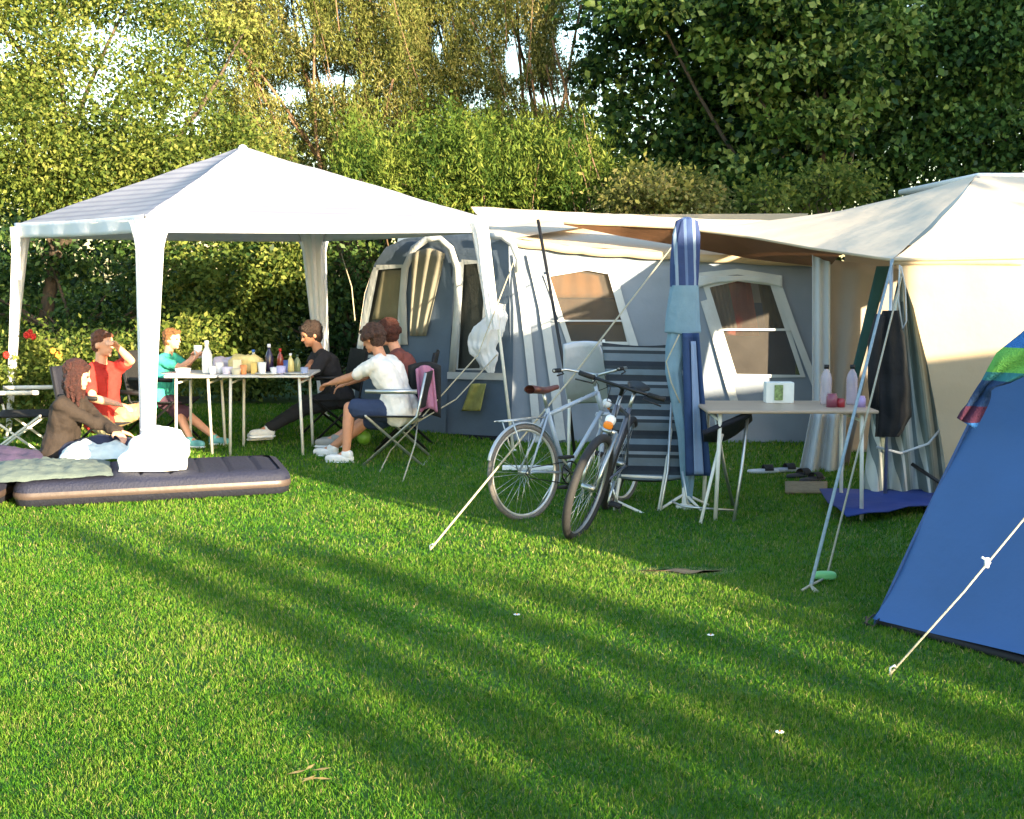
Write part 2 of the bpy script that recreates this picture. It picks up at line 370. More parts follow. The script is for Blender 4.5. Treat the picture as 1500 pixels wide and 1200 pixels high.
# left broadleaf tree
tree('broadleaf_tree', 'sunlit yellow-green leafy tree behind the white gazebo at far left', 'tree', (-6.0, 15.2, 0),
     [lob(-60, 60, 120, 150, 15), lob(50, 90, 80, 62, 15), lob(10, 215, 130, 95, 14.8), lob(150, 190, 100, 62, 15.2), lob(225, 105, 85, 42, 15.4), lob(245, 220, 120, 80, 15), lob(330, 245, 80, 60, 15), lob(75, 8, 60, 40, 15.4), lob(190, -10, 110, 45, 15.8), lob(280, 40, 40, 35, 15.8), lob(-90, -60, 150, 90, 15), lob(120, 262, 130, 50, 14.6), lob(345, 60, 22, 40, 15.6)],
     LM_yel, 900, 95, .058, .19, .10, tmul=.34,
     gaps=[(tuple(P(200, 30, 15)), (.26, 3, .10)), (tuple(P(130, 132, 15)), (.5, 3, .13)), (tuple(P(310, 110, 15)), (.22, 3, .35)), (tuple(P(20, 70, 15)), (.12, 3, .2))])
# whip-stemmed willow: leaves strung along slanting shoots
def whip_tree(name, label, base, x0, x1, top_py, Y, n, leafmat, lean, gaps, size=.06):
    base = Vector(base); t = thing(name, label, 'tree', base, None)
    Vs = []; Ts = []; tm = MB(); lm = MB(); fork = base + Vector((0, 0, 1.2))
    limb(tm, base, fork, .15, .12, .05); tm.build('trunk', bark, t)
    for i in range(n):
        px = random.uniform(x0, x1); y = Y + random.uniform(-1.0, 1.0); pt = P(px, random.uniform(top_py, 300), y) if top_py < 0 else P(px, random.uniform(top_py + 60, 320), y)
        L = random.uniform(.9, 2.1) if top_py < 0 else random.uniform(.4, .9); d = Vector((lean + random.uniform(-.28, .28), random.uniform(-.2, .2), 1)).normalized()
        a = pt; b = pt + d * L
        if i % 12 == 0: limb(lm, a - d * .5, b, .009, .003, .06, 5)
        if i % 22 == 0: limb(lm, fork, a, .035, .015, .1, 6)
        m = int(170 * L); tt = rng.random((m, 1)); pts = np.array(a) + (np.array(b) - np.array(a)) * tt + rng.standard_normal((m, 3)) * .075 * (1.3 - .6 * tt)
        pts[:, 2] -= .05 * rng.random(m)
        keep = np.ones(m, bool)
        for gc, gr in gaps: keep &= (((pts - np.array(gc)) / np.array(gr)) ** 2).sum(1) > 1
        pts = pts[keep]
        if len(pts) == 0: continue
        ow = np.tile(np.array(d), (len(pts), 1)); Vs.append(leafset(pts, size, .26, -.1, ow)); Ts.append(.45 + .28 * rng.standard_normal() + .15 * rng.standard_normal(len(pts)))
    scatter_mesh('crown', np.concatenate(Vs), None, np.concatenate(Ts), leafmat, t, base)
    lm.build('limb', barkp, t); return t
gp = lambda px, py, rx, rz, Y=17: (tuple(P(px, py, Y)), (rx, 3.5, rz))
whip_tree('willow_tree', 'tall golden willow with thin slanting shoots behind the gazebo peak', (-2.2, 17.5, 0), 330, 640, -60, 17, 620, LM_gold, -.35, [gp(495, 122, .42, .17), gp(335, 105, .18, .3), gp(430, 140, .35, .14), gp(440, 30, .12, .3)])
whip_tree('willow_tree', 'upright golden willow left of the sky gap beside the dark trees', (.6, 17.8, 0), 600, 860, -60, 17.4, 480, LM_gold, -.12, [gp(838, 55, .22, .30), gp(805, 140, .45, .16), gp(755, 85, .16, .3), gp(700, 150, .25, .12), gp(640, 60, .14, .22)])
tree('bushy_tree', 'fresh green rounded bushy tree rising behind the gazebo right slope', 'tree', (-.6, 15.4, 0),
     [lob(575, 262, 50, 45, 15), lob(655, 215, 45, 50, 15.2), lob(700, 262, 60, 50, 15), lob(735, 205, 38, 40, 15.3), lob(600, 300, 90, 26, 14.8), lob(680, 300, 90, 26, 14.8)], LM_mid, 300, 60, .055, .15, .07, shell=.25)
tree('bushy_tree', 'green bushy tree between the golden willow and dark tree', 'tree', (.95, 15.6, 0),
     [lob(812, 225, 45, 45, 15.4), lob(800, 282, 70, 30, 15), lob(876, 262, 42, 42, 15.4)], LM_mid, 190, 60, .055, .15, .07, shell=.25)
whip_tree('willow_tree', 'low fresh green willow shoots directly behind the cream tent ridge', (.3, 14.9, 0), 500, 900, 190, 14.9, 200, LM_mid, -.12, [], size=.07)
tree('golden_shrub', 'golden yellow shrub peeking above the cream tent ridge', 'shrub', (2.0, 14.4, 0),
     [lob(960, 285, 60, 38, 14.2), lob(1020, 295, 34, 34, 14.2), lob(930, 300, 50, 30, 14)], LM_gold, 110, 75, .06, .14, .07)
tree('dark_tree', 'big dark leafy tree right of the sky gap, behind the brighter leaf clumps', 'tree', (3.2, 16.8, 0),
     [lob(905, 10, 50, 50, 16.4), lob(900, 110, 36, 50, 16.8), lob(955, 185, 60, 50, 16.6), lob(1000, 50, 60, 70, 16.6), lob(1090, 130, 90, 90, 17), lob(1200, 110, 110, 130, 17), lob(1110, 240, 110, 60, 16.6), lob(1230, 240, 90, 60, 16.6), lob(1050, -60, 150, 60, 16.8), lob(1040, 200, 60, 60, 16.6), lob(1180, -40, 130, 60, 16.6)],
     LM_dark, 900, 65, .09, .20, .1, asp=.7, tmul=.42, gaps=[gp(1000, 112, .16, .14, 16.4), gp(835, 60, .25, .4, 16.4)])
LM_sunlit = mat('sunlit_green_leaves', (0, 0, 0), .4, trans=.3, tint=[(.008, .028, .008), (.035, .085, .016), (.12, .20, .035), (.30, .38, .11)])  # dark-tree leaves with sun on the clumps put into brighter colours
tree('leafy_tree', 'leafy tree with leaf clumps coloured bright like sunlit ones in front of the dark trees', 'tree', (4.0, 15.4, 0),
     [lob(1075, 60, 40, 45, 15.4), lob(1120, 120, 42, 40, 15.2), lob(1180, 60, 45, 55, 15.2), lob(1240, 110, 45, 50, 15.2), lob(1130, 190, 40, 30, 15.3), lob(1210, 180, 40, 35, 15.2), lob(1110, 5, 60, 30, 15.3), lob(1200, 5, 50, 30, 15.3), lob(1300, 60, 30, 40, 15.5), lob(1090, 265, 45, 26, 15.3), lob(1160, 260, 40, 24, 15.3), lob(960, 10, 50, 20, 15.6)],
     LM_sunlit, 360, 65, .095, .15, .08, asp=.7, tmul=.3, shell=.2)
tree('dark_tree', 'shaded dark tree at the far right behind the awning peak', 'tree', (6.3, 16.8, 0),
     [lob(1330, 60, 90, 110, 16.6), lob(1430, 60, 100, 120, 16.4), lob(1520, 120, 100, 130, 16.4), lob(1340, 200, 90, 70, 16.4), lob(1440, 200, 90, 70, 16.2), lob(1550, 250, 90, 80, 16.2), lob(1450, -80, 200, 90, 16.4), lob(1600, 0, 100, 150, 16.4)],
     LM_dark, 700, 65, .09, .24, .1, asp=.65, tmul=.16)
tree('small_shrub', 'small yellowish shrub at the foot of the dark trees by the awning', 'shrub', (3.2, 14.0, 0),
     [lob(1120, 300, 30, 30, 14), lob(1215, 275, 38, 26, 14)], LM_yel, 60, 50, .07, .13, .05)
# hedges behind the gazebo
def hedge(name, label, lobes, lm, n, nl=60, size=.07, cr=.16):
    b = Vector((sum(l[0][0] for l in lobes) / len(lobes), sum(l[0][1] for l in lobes) / len(lobes), 0))
    return tree(name, label, 'shrub', b, lobes, lm, n, nl, size, cr, .05, shell=.5, twigs=20)
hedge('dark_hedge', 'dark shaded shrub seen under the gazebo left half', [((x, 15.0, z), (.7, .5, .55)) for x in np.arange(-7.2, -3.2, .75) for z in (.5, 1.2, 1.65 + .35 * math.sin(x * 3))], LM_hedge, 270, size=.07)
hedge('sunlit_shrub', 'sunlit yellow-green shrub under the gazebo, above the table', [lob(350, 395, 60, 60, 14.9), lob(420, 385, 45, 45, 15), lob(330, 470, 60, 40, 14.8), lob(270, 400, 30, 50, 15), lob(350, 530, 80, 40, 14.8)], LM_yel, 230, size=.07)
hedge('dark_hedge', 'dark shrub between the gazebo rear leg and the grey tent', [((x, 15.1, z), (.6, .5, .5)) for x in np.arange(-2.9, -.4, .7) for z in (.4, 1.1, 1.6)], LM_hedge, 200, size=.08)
fb = hedge('flower_bush', 'yellow-green bush with red blossoms beside the gazebo left leg', [lob(20, 535, 60, 55, 11.9), lob(105, 540, 65, 45, 11.9), lob(-70, 560, 60, 70, 11.9), lob(60, 600, 100, 60, 11.8), lob(190, 545, 50, 45, 12), lob(262, 520, 50, 45, 12.2)], LM_yel, 330, 60, .055, .13)
mred = mat('red_petals', S(206, 40, 30), .6, .15, 40, trans=.2); mor = mat('orange_petals', S(228, 140, 50), .6, .15, 40, trans=.2)
for (px, py, r, mm) in ((40, 491, .03, mred), (49, 493, .028, mred), (45, 486, .022, mred), (86, 520, .03, mor), (78, 514, .025, mor), (10, 520, .03, mred), (-20, 500, .04, mred), (140, 530, .022, mor)):
    q = MB(); c = P(px, py, 11.45)
    for k in range(7):
        a = k * 2 * PI / 7; q.ball(c + Vector((math.cos(a) * r * .7, -.01, math.sin(a) * r * .7)), (r * .5, r * .3, r * .5), nu=8, nv=5)
    q.ball(c, (r * .5, r * .5, r * .5), nu=8, nv=5); q.build('blossom', mm, fb)
# ================================================================= GAZEBO
def ev(px, Y, z): # eave corner at pixel column, depth, height
    x = (px - 750) / F * Y * 1.0; return Vector((x, Y, z))
gF = P(213, 319, 9.42); gL = P(23, 331, 11.55); gR = P(712, 330, 10.95); 
ze = 1.98
gF.z = ze; gL.z = 2.0; gR.z = 2.03
gB = gL + gR - gF; gK = (gL + gR) / 2; gK = Vector((gK.x, gK.y, 0)); gK.z = P(357, 215, gK.y).z
gB.z = 2.0
gz = thing('gazebo', 'white party gazebo with pointed roof and gathered leg curtains over the table', 'gazebo', (gK.x, gK.y, 0))
corners = [gF, gR, gB, gL]; names = 'FRBL'
for i in range(4):
    a, b = corners[i], corners[(i + 1) % 4]
    q = MB()
    def f(u, v, a=a, b=b):
        e = a.lerp(b, u); p = e.lerp(gK, v); s = math.sin(PI * v) * .06
        p.z -= s * math.sin(PI * u) ; p.z += .012 * noise.fractal(p * 2.2, 1.0, 2.0, 3); return p
    q.grid(f, 20, 20); q.build('roof_panel', M['polyw'], gz)
    q = MB(); n = (b - a).cross(Vector((0, 0, 1))).normalized()
    def f(u, v, a=a, b=b, n=n):
        p = a.lerp(b, u) + n * (.012 + .010 * math.sin(u * 31 + i) * v); p.z += .012 - .135 * v - .01 * math.sin(PI * u); return p
    q.grid(f, 60, 4); q.build('valance', M['valance'], gz, thick=.003)
    q = MB(); q.tube([a + Vector((0, 0, -.03)), b + Vector((0, 0, -.03))], .012); q.build('eave_bar', M['whitemetal'], gz)
    q = MB(); q.tube([a + Vector((0, 0, -.03)), gK + Vector((0, 0, -.07))], .012); q.build('roof_bar', M['whitemetal'], gz)
q = MB(); q.lathe(gK + Vector((0, 0, -.02)), [(.05, 0), (.03, .03), (.004, .04)], 12); q.build('peak_cap', M['plastic_w'], gz)
feet = {'F': G(214, 699), 'L': G(10, 642), 'R': G(752, 661), 'B': None}
def leg_of(c, k):
    if feet[k]: ft = feet[k]
    else:
        o = (c - gK); o.z = 0; ft = c + o.normalized() * .22; ft.z = 0
    top = c + Vector((0, 0, -.03)); return top, ft
for c, k in zip(corners, names):
    top, ft = leg_of(c, k)
    q = MB(); q.tube([ft, top], .014); lg = q.build('leg', M['whitemetal'], gz)
    q = MB(); q.lathe(ft, [(.04, 0), (.04, .008), (.016, .02)], 10); q.build('foot_plate', M['whitemetal'], lg)
    # gathered curtain round the pole
    t1 = {'F': .93, 'L': .97, 'R': .47, 'B': .90}[k]
    inw = (gK - c); inw.z = 0; inw.normalize(); sd_ = inw.cross(Vector((0, 0, 1)))
    q = MB()
    def f(u, v, top=top, ft=ft, inw=inw, sd_=sd_, k=k, t1=t1):
        p = top.lerp(ft, v * t1); a = u * 2 * PI
        w0 = {'F': .115, 'L': .10, 'R': .115, 'B': .13}[k]; w1 = {'F': .05, 'L': .03, 'R': .075, 'B': .06}[k]
        r = lerp(w0, w1, v ** .7) * (1 + .13 * math.sin(a * 9 + v * 3) + .06 * math.sin(a * 17))
        flare = max(0, .10 - v) / .10 * .05
        cc = inw * (r * .5)
        return p + cc + sd_ * math.cos(a) * (r + flare) + inw * math.sin(a) * r * .62 + Vector((0, 0, -.10 * (1 if v < .01 else 0) * 0))
    q.grid(f, 72, 26); q.build('leg_curtain', M['curtain'], gz)
# white cloth bunched and hung on the right gazebo leg
q = MB()
def f(u, v):
    a = u * 2 * PI; c = pl([Vector((736, 446, 3)), Vector((728, 462, 12)), Vector((712, 486, 23)), Vector((708, 508, 19)), Vector((714, 528, 15)), Vector((718, 546, 4))], v)
    r = c.z * (1 + .16 * math.sin(a * 5 + v * 7) + .08 * math.sin(a * 11 - v * 4))
    return P(c.x + math.cos(a) * r, c.y, 11.1 + math.sin(a) * .07 * r / 20)
q.grid(f, 60, 26)
tag(q.build('hanging_cloth', M['curtain'], None, wr=(.02, 12)), 'crumpled white cloth tied to the right leg of the gazebo', 'cloth')
# ================================================================= GREY FRAME TENT
YA = 11.2; ta = thing('frame_tent', 'large grey-blue frame tent with cream roof and white-framed windows', 'tent', (0, YA, 0))
nA2 = Vector((0, -1, 0)); pA2 = Vector((0, YA, 0))
A = lambda px, py, d=0: P(px, py, YA - d)
c0 = A(748, 655); c0.z = 0; c1 = Vector((-1.75, 12.85, 0)); dA1 = (c1 - c0).normalized(); nA1 = Vector((dA1.y, -dA1.x, 0));
if nA1.y > 0: nA1 = -nA1
B1 = lambda px, py, d=0: PP(px, py, c0 + nA1 * d, nA1)
def flat(mbx, pts, name, m_, par, **k):
    mbx.poly(pts[0], pts[1] if len(pts) > 1 else ()); return mbx.build(name, m_, par, smooth=False, **k)
def strip(pts, w, fn, d0=.006, th=.010):
    th = th * .5; w = w * .85
    """trim strip of half width w px along pixel polyline on plane fn(px,py,d)"""
    q = MB(); m = len(pts)
    Lp = []; Rp = []
    for i, (x, y) in enumerate(pts):
        ax, ay = pts[max(i - 1, 0)]; bx, by = pts[min(i + 1, m - 1)]; L = math.hypot(bx - ax, by - ay) or 1; nx, ny = -(by - ay) / L, (bx - ax) / L
        ww = w[i] if isinstance(w, (list, tuple)) else w
        Lp.append((x + nx * ww, y + ny * ww)); Rp.append((x - nx * ww, y - ny * ww))
    vs = [fn(*p, d0 + th) for p in Lp] + [fn(*p, d0 + th) for p in Rp] + [fn(*p, d0) for p in Lp] + [fn(*p, d0) for p in Rp]
    fs = []
    for i in range(m - 1):
        fs += [(i, i + 1, m + i + 1, m + i), (2 * m + i, 2 * m + i + 1, i + 1, i), (m + i, m + i + 1, 3 * m + i + 1, 3 * m + i)]
    fs += [(0, m, 3 * m, 2 * m), (m - 1, 2 * m - 1, 4 * m - 1, 3 * m - 1)]
    return q.add(vs, fs)
# front wall with two window openings
w2 = [(800, 402), (860, 392), (896, 400), (922, 503), (834, 503)]
w3 = [(1034, 418), (1080, 408), (1132, 416), (1176, 551), (1076, 551)]
out2 = [(745, 350), (800, 358), (860, 364), (930, 368), (1000, 372), (1100, 377), (1206, 382), (1208, 650), (1100, 652), (900, 656), (750, 658)]
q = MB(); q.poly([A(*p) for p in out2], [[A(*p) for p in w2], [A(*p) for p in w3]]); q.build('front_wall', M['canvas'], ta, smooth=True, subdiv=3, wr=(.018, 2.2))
for wd, pane_ in ((w2, M['pane']), (w3, M['pane'])):
    fr = strip(wd + wd[:1], 5, A, .016, .012).build('window_frame', M['trim'], ta, smooth=False)
    q = MB(); q.poly([A(x, y, -.01) for x, y in wd]); q.build('window_pane', pane_, fr, smooth=False)
# frame tapes running past the windows
for pts, ww in (([(896, 398), (912, 455), (930, 510)], 7), ([(1032, 440), (1052, 505), (1076, 590)], 7), ([(1138, 412), (1164, 485), (1196, 568)], 6),
                ([(1022, 404), (1080, 398), (1145, 408)], 5), ([(778, 372), (796, 450), (812, 560), (822, 645)], 8),
                ([(757, 372), (768, 450), (780, 560), (788, 650)], 7), ([(806, 470), (912, 470)], 1.5), ([(1052, 483), (1158, 483)], 2)):
    dk_ = globals().get('dk_', 0) + .0022; strip(pts, ww, A, .026 + dk_, .006).build('canvas_tape', M['trim'], ta, smooth=False)
# scalloped fabric over window three
q = MB(); q.grid(lambda u, v: A(lerp(1022, 1146, u), lerp(404, 418 - 10 * math.sin(PI * u) ** .8 + (10 if False else 4), v), .05 + .01 * math.sin(u * 20)), 30, 4); q.build('window_valance', M['trim'], ta, thick=.003)
# inner curtains behind the window vinyl
def icurt(pxs, pys, m_, d=-.10, sh=0):
    q = MB(); q.grid(lambda u, v: A(lerp(pxs[0], pxs[1], u) + sh * v, lerp(pys[0], pys[1], v), d + .006 * math.sin(u * 30)), 60, 6); q.build('inner_curtain', m_, ta, thick=.002)
icurt((796, 902), (388, 436), M['curt_sun'], -.06); icurt((800, 910), (436, 476), mat('shaded_rust_curtain', S(120, 86, 58), .9, .3, 8), -.14)  # colour split at the shadow line: sunlit ochre above, shaded rust below
icurt((1036, 1066), (412, 482), M['beige'], -.12, 14); icurt((1110, 1160), (412, 482), mat('olive_inner_curtain', S(120, 110, 82), .9, .15, 6), -.12, 12)
# side wall with arched door
oA1 = [(508, 645), (516, 560), (524, 500), (534, 430), (548, 388), (566, 362), (592, 350), (640, 342), (700, 342), (748, 350), (752, 450), (750, 658)]
wl1 = [(551, 392), (591, 390), (588, 440), (582, 522), (527, 522), (538, 460)]
wl2 = [(676, 384), (702, 384), (712, 440), (706, 541), (667, 541)]
door = [(600, 640), (598, 500), (600, 420), (606, 385), (618, 366), (634, 360), (650, 368), (660, 392), (664, 430), (656, 560), (652, 645)]
q = MB(); q.poly([B1(*p) for p in oA1], [[B1(*p) for p in wl1], [B1(*p) for p in wl2]]); q.build('side_wall', M['canvas_shade'], ta, subdiv=3, wr=(.02, 2.0))
for wd in (wl1, wl2):
    fr = strip(wd + wd[:1], 4.5, B1, .02, .010).build('window_frame', M['trim'], ta, smooth=False)
    q = MB(); q.poly([B1(x, y, -.008) for x, y in wd]); q.build('window_pane', M['panedk'], fr, smooth=False)
strip([(592, 505), (590, 430), (594, 392), (606, 364), (626, 350), (644, 350), (660, 364), (669, 392), (671, 440), (662, 545)], 6, B1, .03, .012).build('door_trim', M['trim'], ta, smooth=True)
q = MB(); q.poly([B1(x, y, .022) for x, y in door]); dpan = q.build('door', M['canvas_shade'], ta, smooth=False, subdiv=1)
q = MB(); q.grid(lambda u, v: B1(lerp(lerp(604, 600, v), lerp(652, 640, v) - 16 * v, u), lerp(372 - 8 * math.sin(PI * u), 492 + 14 * (1 - u) * 0, v), .05 + .010 * math.sin(u * 17 + v * 2)), 50, 10); q.build('door_curtain', M['curt'], ta, thick=.003)
q = MB(); q.grid(lambda u, v: B1(lerp(lerp(560, 545, v), lerp(588, 582, v), u), lerp(396, 468, v), .0 + .004 * math.sin(u * 15)), 30, 6); q.build('window_blind', mat('olive_blind', S(128, 122, 98), .9, .1, 6, trans=.1), ta, thick=.002)
strip([(655, 550), (740, 552)], 6, B1, .03, .01).build('door_trim', M['trim'], ta, smooth=False)
strip([(716, 346), (735, 346), (750, 356), (760, 380), (758, 400)], 6, B1, .04, .012).build('corner_trim', M['trim'], ta, smooth=True)
strip([(548, 396), (536, 450), (520, 540), (512, 640)], 3, B1, .03, .01).build('corner_trim', M['trim'], ta, smooth=False)
# roof: front slope, tunnel roof over the side wall, back wall
inA = -nA1
fe = [A(745, 349, .03), A(860, 363, .05), A(1000, 371, .05), A(1208, 381, .05)]; rg = [P(690, 303, 12.9), P(850, 311, 12.8), P(1000, 319, 12.5), P(1215, 328, 12.3)]
q = MB(); q.grid(lambda u, v: pl(fe, u).lerp(pl(rg, u), v) + Vector((0, 0, -.05 * math.sin(PI * v) + .012 * noise.noise(Vector((u * 9, v * 5, 0))))), 40, 14); q.build('roof', M['creamroof'], ta)
q = MB(); q.grid(lambda u, v: pl(fe, u) + Vector((0, -.004, .01 - .07 * v - .012 * abs(math.sin(u * 20)))), 60, 2); q.build('roof_hem', M['cream'], ta, thick=.003)
top1 = [B1(*p) for p in [(508, 645), (524, 500), (534, 430), (548, 388), (566, 362), (592, 350), (640, 342), (700, 342), (748, 350)]]
q = MB(); q.grid(lambda u, v: pl(top1, u) + inA * 1.9 * v + Vector((0, 0, .25 * v * min(1, u * 1.5))), 32, 6); q.build('tunnel_roof', M['creamroof'], ta)
q = MB(); q.poly([Vector((-1.6, 13.6, 0)), Vector((3.0, 13.0, 0)), Vector((3.0, 12.9, 2.0)), Vector((-1.2, 13.4, 2.1))]); q.build('back_wall', M['canvas_shade'], ta, smooth=False)
q = MB(); q.grid(lambda u, v: Vector((lerp(-.2, 3.0, u), lerp(13.35, 12.95, u) - .0 - v * .35, 1.2 + v * .95)), 6, 6); q.build('back_roof', M['creamroof'], ta)
q = MB(); q.poly([B1(512, 640, .03), B1(750, 652, .03), B1(750, 640, .03) , B1(512, 628, .03)]); q.build('mud_flap', M['navy'], ta, smooth=False)
# leaning dark tent pole in front of the grey tent
q = MB(); q.tube([P(788, 322, 10.7), P(830, 560, 10.5), G(842, 668)], .014); tag(q.build('tent_pole', M['darkmetal']), 'thin dark tent pole leaning against the front of the grey tent', 'pole')
# garment hanging inside the window
q = MB(); q.grid(lambda u, v: A(lerp(lerp(1066, 1062, v), lerp(1098, 1112, v), u), lerp(408, 492, v), -.28 + .03 * math.sin(u * 14)), 20, 8)
tag(q.build('hanging_shirt', mat('coral_cotton', S(226, 110, 96), .9, .1, 8, .3), None, thick=.01), 'coral red garment hanging inside the right window of the grey tent', 'shirt')
# small items pinned to the side wall
q = MB(); q.grid(lambda u, v: B1(lerp(lerp(690, 676, v), lerp(712, 704, v), u), lerp(562, 602, v), .07 + .02 * math.sin(u * 7 + v * 3)), 10, 10); tag(q.build('tea_towel', mat('olive_yellow_cloth', S(160, 158, 92), .9, .2, 12, .3), None, thick=.004), 'yellow-olive cloth hanging low on the grey tent side wall', 'cloth')
# ================================================================= CREAM AWNING (right)
tb = thing('awning', 'cream tent awning at right with peaked roof and open striped side', 'awning', (2.9, 8.6, 0))
C = P(1308, 380, 8.05); T0 = P(826, 326, 11.05); K = P(1430, 258, 10.3); S_ = P(1130, 324, 11.2); R_ = P(745, 307, 11.6)
CR = P(1710, 372, 8.05); KR = P(1720, 262, 10.3)
def wrinkle(p, a=.01, s=3): p.z += a * noise.noise(p * s); return p
FE = [T0, P(910, 329, 11.1), P(990, 333, 10.95), P(1045, 340, 10.7), P(1100, 347, 10.4), P(1189, 363, 9.5), C]
DE = [T0, P(910, 343, 11.25), P(990, 356, 11.1), P(1100, 376, 10.9), P(1214, 389, 10.2)]
def roof1(u, v):
    a = pl(FE, u)
    b = pl([R_, P(940, 317, 11.4), S_, P(1230, 309, 10.95), P(1320, 288, 10.6), K], u ** 1.0)
    p = a.lerp(b, v); p.z -= .03 * math.sin(PI * v) * max(0, u - .45); return wrinkle(p)
q = MB(); q.grid(roof1, 60, 20); q.build('canopy', M['creamroof'], tb)
q = MB(); q.grid(lambda u, v: wrinkle(C.lerp(CR, u).lerp(K.lerp(KR, u), v) + Vector((0, 0, -.06 * math.sin(PI * v)))), 30, 20); q.build('roof', M['creamroof'], tb)
for dx in (-60, -22, 28, 70):  # tension folds radiating from the peak
    q = MB(); e = P(1430 + dx * 1.0, 300 + abs(dx) * .1, 9.8); q.tube([K + Vector((0, -.01, -.0)), K.lerp(e, .5) + Vector((0, 0, .005)), e], [.012, .008, .001], 6, flat=.5); q.build('roof_fold', M['creamroof'], tb)
E0 = T0.lerp(C, .0)
D_ = P(1212, 389, 9.7)
q = MB(); q.grid(lambda u, v: (pl(FE, u * .9) + Vector((0, 0, -.012))).lerp(pl(DE, u) + Vector((0, 0, -.02)), v), 40, 6); q.build('canopy_underside', M['underside'], tb)
q = MB(); q.tube([pl(FE, i / 24) + Vector((0, -.005, -.006)) for i in range(25)] + [C.lerp(CR, i / 6) + Vector((0, -.004, -.006)) for i in range(1, 7)], .011, 6); q.build('roof_hem', M['cream'], tb)
Bp = lambda px, py, d=0: P(px, py, 8.07 - d)
fw = [(1310, 383), (1420, 378), (1560, 372), (1710, 372), (1710, 760), (1560, 745), (1392, 745), (1388, 700), (1376, 620), (1358, 530), (1338, 450), (1322, 405)]
q = MB(); q.poly([Bp(*p) for p in fw]); q.build('front_wall', M['cream'], tb, subdiv=4, wr=(.03, 1.8))
q = MB(); q.grid(lambda u, v: Bp(lerp(1308, 1500, u), lerp(378, 388, v), .015), 10, 1); q.build('roof_hem', M['cream'], tb, thick=.003)
# side post curtain, inner panel, green strip, flared drape
q = MB(); q.grid(lambda u, v: P(lerp(1190, 1216, u) + (-8 * max(0, v - .7) / .3 if u < .5 else 0), lerp(370, 690, v), 9.72 + .015 * math.sin(u * 12)), 12, 30); q.build('post_curtain', M['pale'], tb, thick=.004)
q = MB(); q.grid(lambda u, v: P(lerp(1216, lerp(1302, 1240, v), u), lerp(380 + 12 * u, 694, v), 9.85 + .03 * math.sin(u * 9 + v)), 24, 20); q.build('inner_panel', M['beige'], tb, thick=.003, wr=(.02, 2))
q = MB(); q.grid(lambda u, v: P(lerp(lerp(1284, 1244, v), lerp(1303, 1256, v), u), lerp(390, 560, v), 9.0), 4, 12); q.build('door_edge', mat('bottle_green_canvas', S(44, 84, 84), .9, .1, 6), tb, thick=.004)
q = MB(); q.grid(lambda u, v: P(lerp(lerp(1188, 1168, v), lerp(1240, 1236, v), u), lerp(604, 705 - 10 * u, v), 9.55 + .04 * math.sin(u * 16)), 40, 12); q.build('flared_drape', M['pale'], tb, thick=.004)
st = mat('striped_curtain_cloth', (0, 0, 0), .9, .1, 6, .35, 12, stripe=((1, .0, .16), .15, [(0, S(200, 204, 196)), (.3, S(112, 124, 124)), (.5, S(206, 208, 198)), (.62, S(116, 128, 120)), (.85, S(158, 166, 158))]))
q = MB()
def f(u, v):
    xl = pl([Vector((1318, 398, 0)), Vector((1306, 450, 0)), Vector((1284, 540, 0)), Vector((1272, 640, 0)), Vector((1262, 736, 0))], v); xr = pl([Vector((1326, 398, 0)), Vector((1342, 455, 0)), Vector((1364, 540, 0)), Vector((1384, 640, 0)), Vector((1396, 742, 0))], v)
    p = xl.lerp(xr, u); return P(p.x, p.y, 8.24 + .05 * math.sin(u * 21 + v * 1.5) * (.3 + v))
q.grid(f, 70, 40); q.build('striped_curtain', st, tb)
q = MB(); q.tube([P(1284, 655, 8.15), P(1320, 664, 8.13), P(1360, 650, 8.15), P(1385, 620, 8.15)], .009); q.build('curtain_tie', M['trim'], tb)
q = MB(); q.poly([Vector((2.85, 10.6, 0)), Vector((5.4, 10.6, 0)), Vector((5.4, 10.6, 2.1)), Vector((2.85, 10.6, 1.7))]); q.build('back_wall', M['beige'], tb, smooth=False)
q = MB(); q.tube([C + Vector((0, .02, 0)), Vector((C.x + .02, C.y + .06, 0))], .013); q.build('pole', M['steel'], tb)
q = MB(); q.tube([P(1318, 388, 7.98), P(1316, 440, 7.98), P(1322, 482, 7.98), P(1328, 470, 7.98), P(1326, 420, 7.98), P(1320, 390, 7.98)], .010, 6, flat=.4); q.build('strap', M['trim'], tb)
# blue ground sheet lying out of the awning door
q = MB()
gsp = [G(1200, 738), G(1290, 733), G(1395, 735), G(1398, 752), G(1330, 760), G(1240, 774)]
q.poly([p + Vector((0, 0, .075)) for p in gsp]); tag(q.build('ground_sheet', mat('royal_blue_tarp', S(24, 52, 120), .7, .1, 5, .4, 6), None, thick=.01, subdiv=2, wr=(.03, 4)), 'royal blue plastic ground sheet spilling out of the striped awning', 'ground sheet')
# dark jacket hung at the awning corner
q = MB()
def f(u, v):
    a = u * 2 * PI; cx = pl([Vector((1305, 455, 12)), Vector((1304, 490, 21)), Vector((1306, 560, 26)), Vector((1309, 610, 26)), Vector((1300, 640, 17))], v)
    return P(cx.x + math.cos(a) * cx.z * (1 + .06 * math.sin(a * 5)), cx.y, 8.10 + math.sin(a) * .06 * (1 + .2 * math.sin(a * 7)))
q.grid(f, 40, 24); q.tube([P(1290, 462, 8.06), P(1281, 500, 8.04), P(1279, 560, 8.04), P(1282, 598, 8.05)], [.035, .042, .038, .032], 10); jk = q.build('jacket', mat('charcoal_jacket', S(12, 14, 19), .8, .2, 8, .4, 20), None, wr=(.012, 7)); tag(jk, 'long charcoal jacket hanging at the corner of the striped awning', 'jacket')
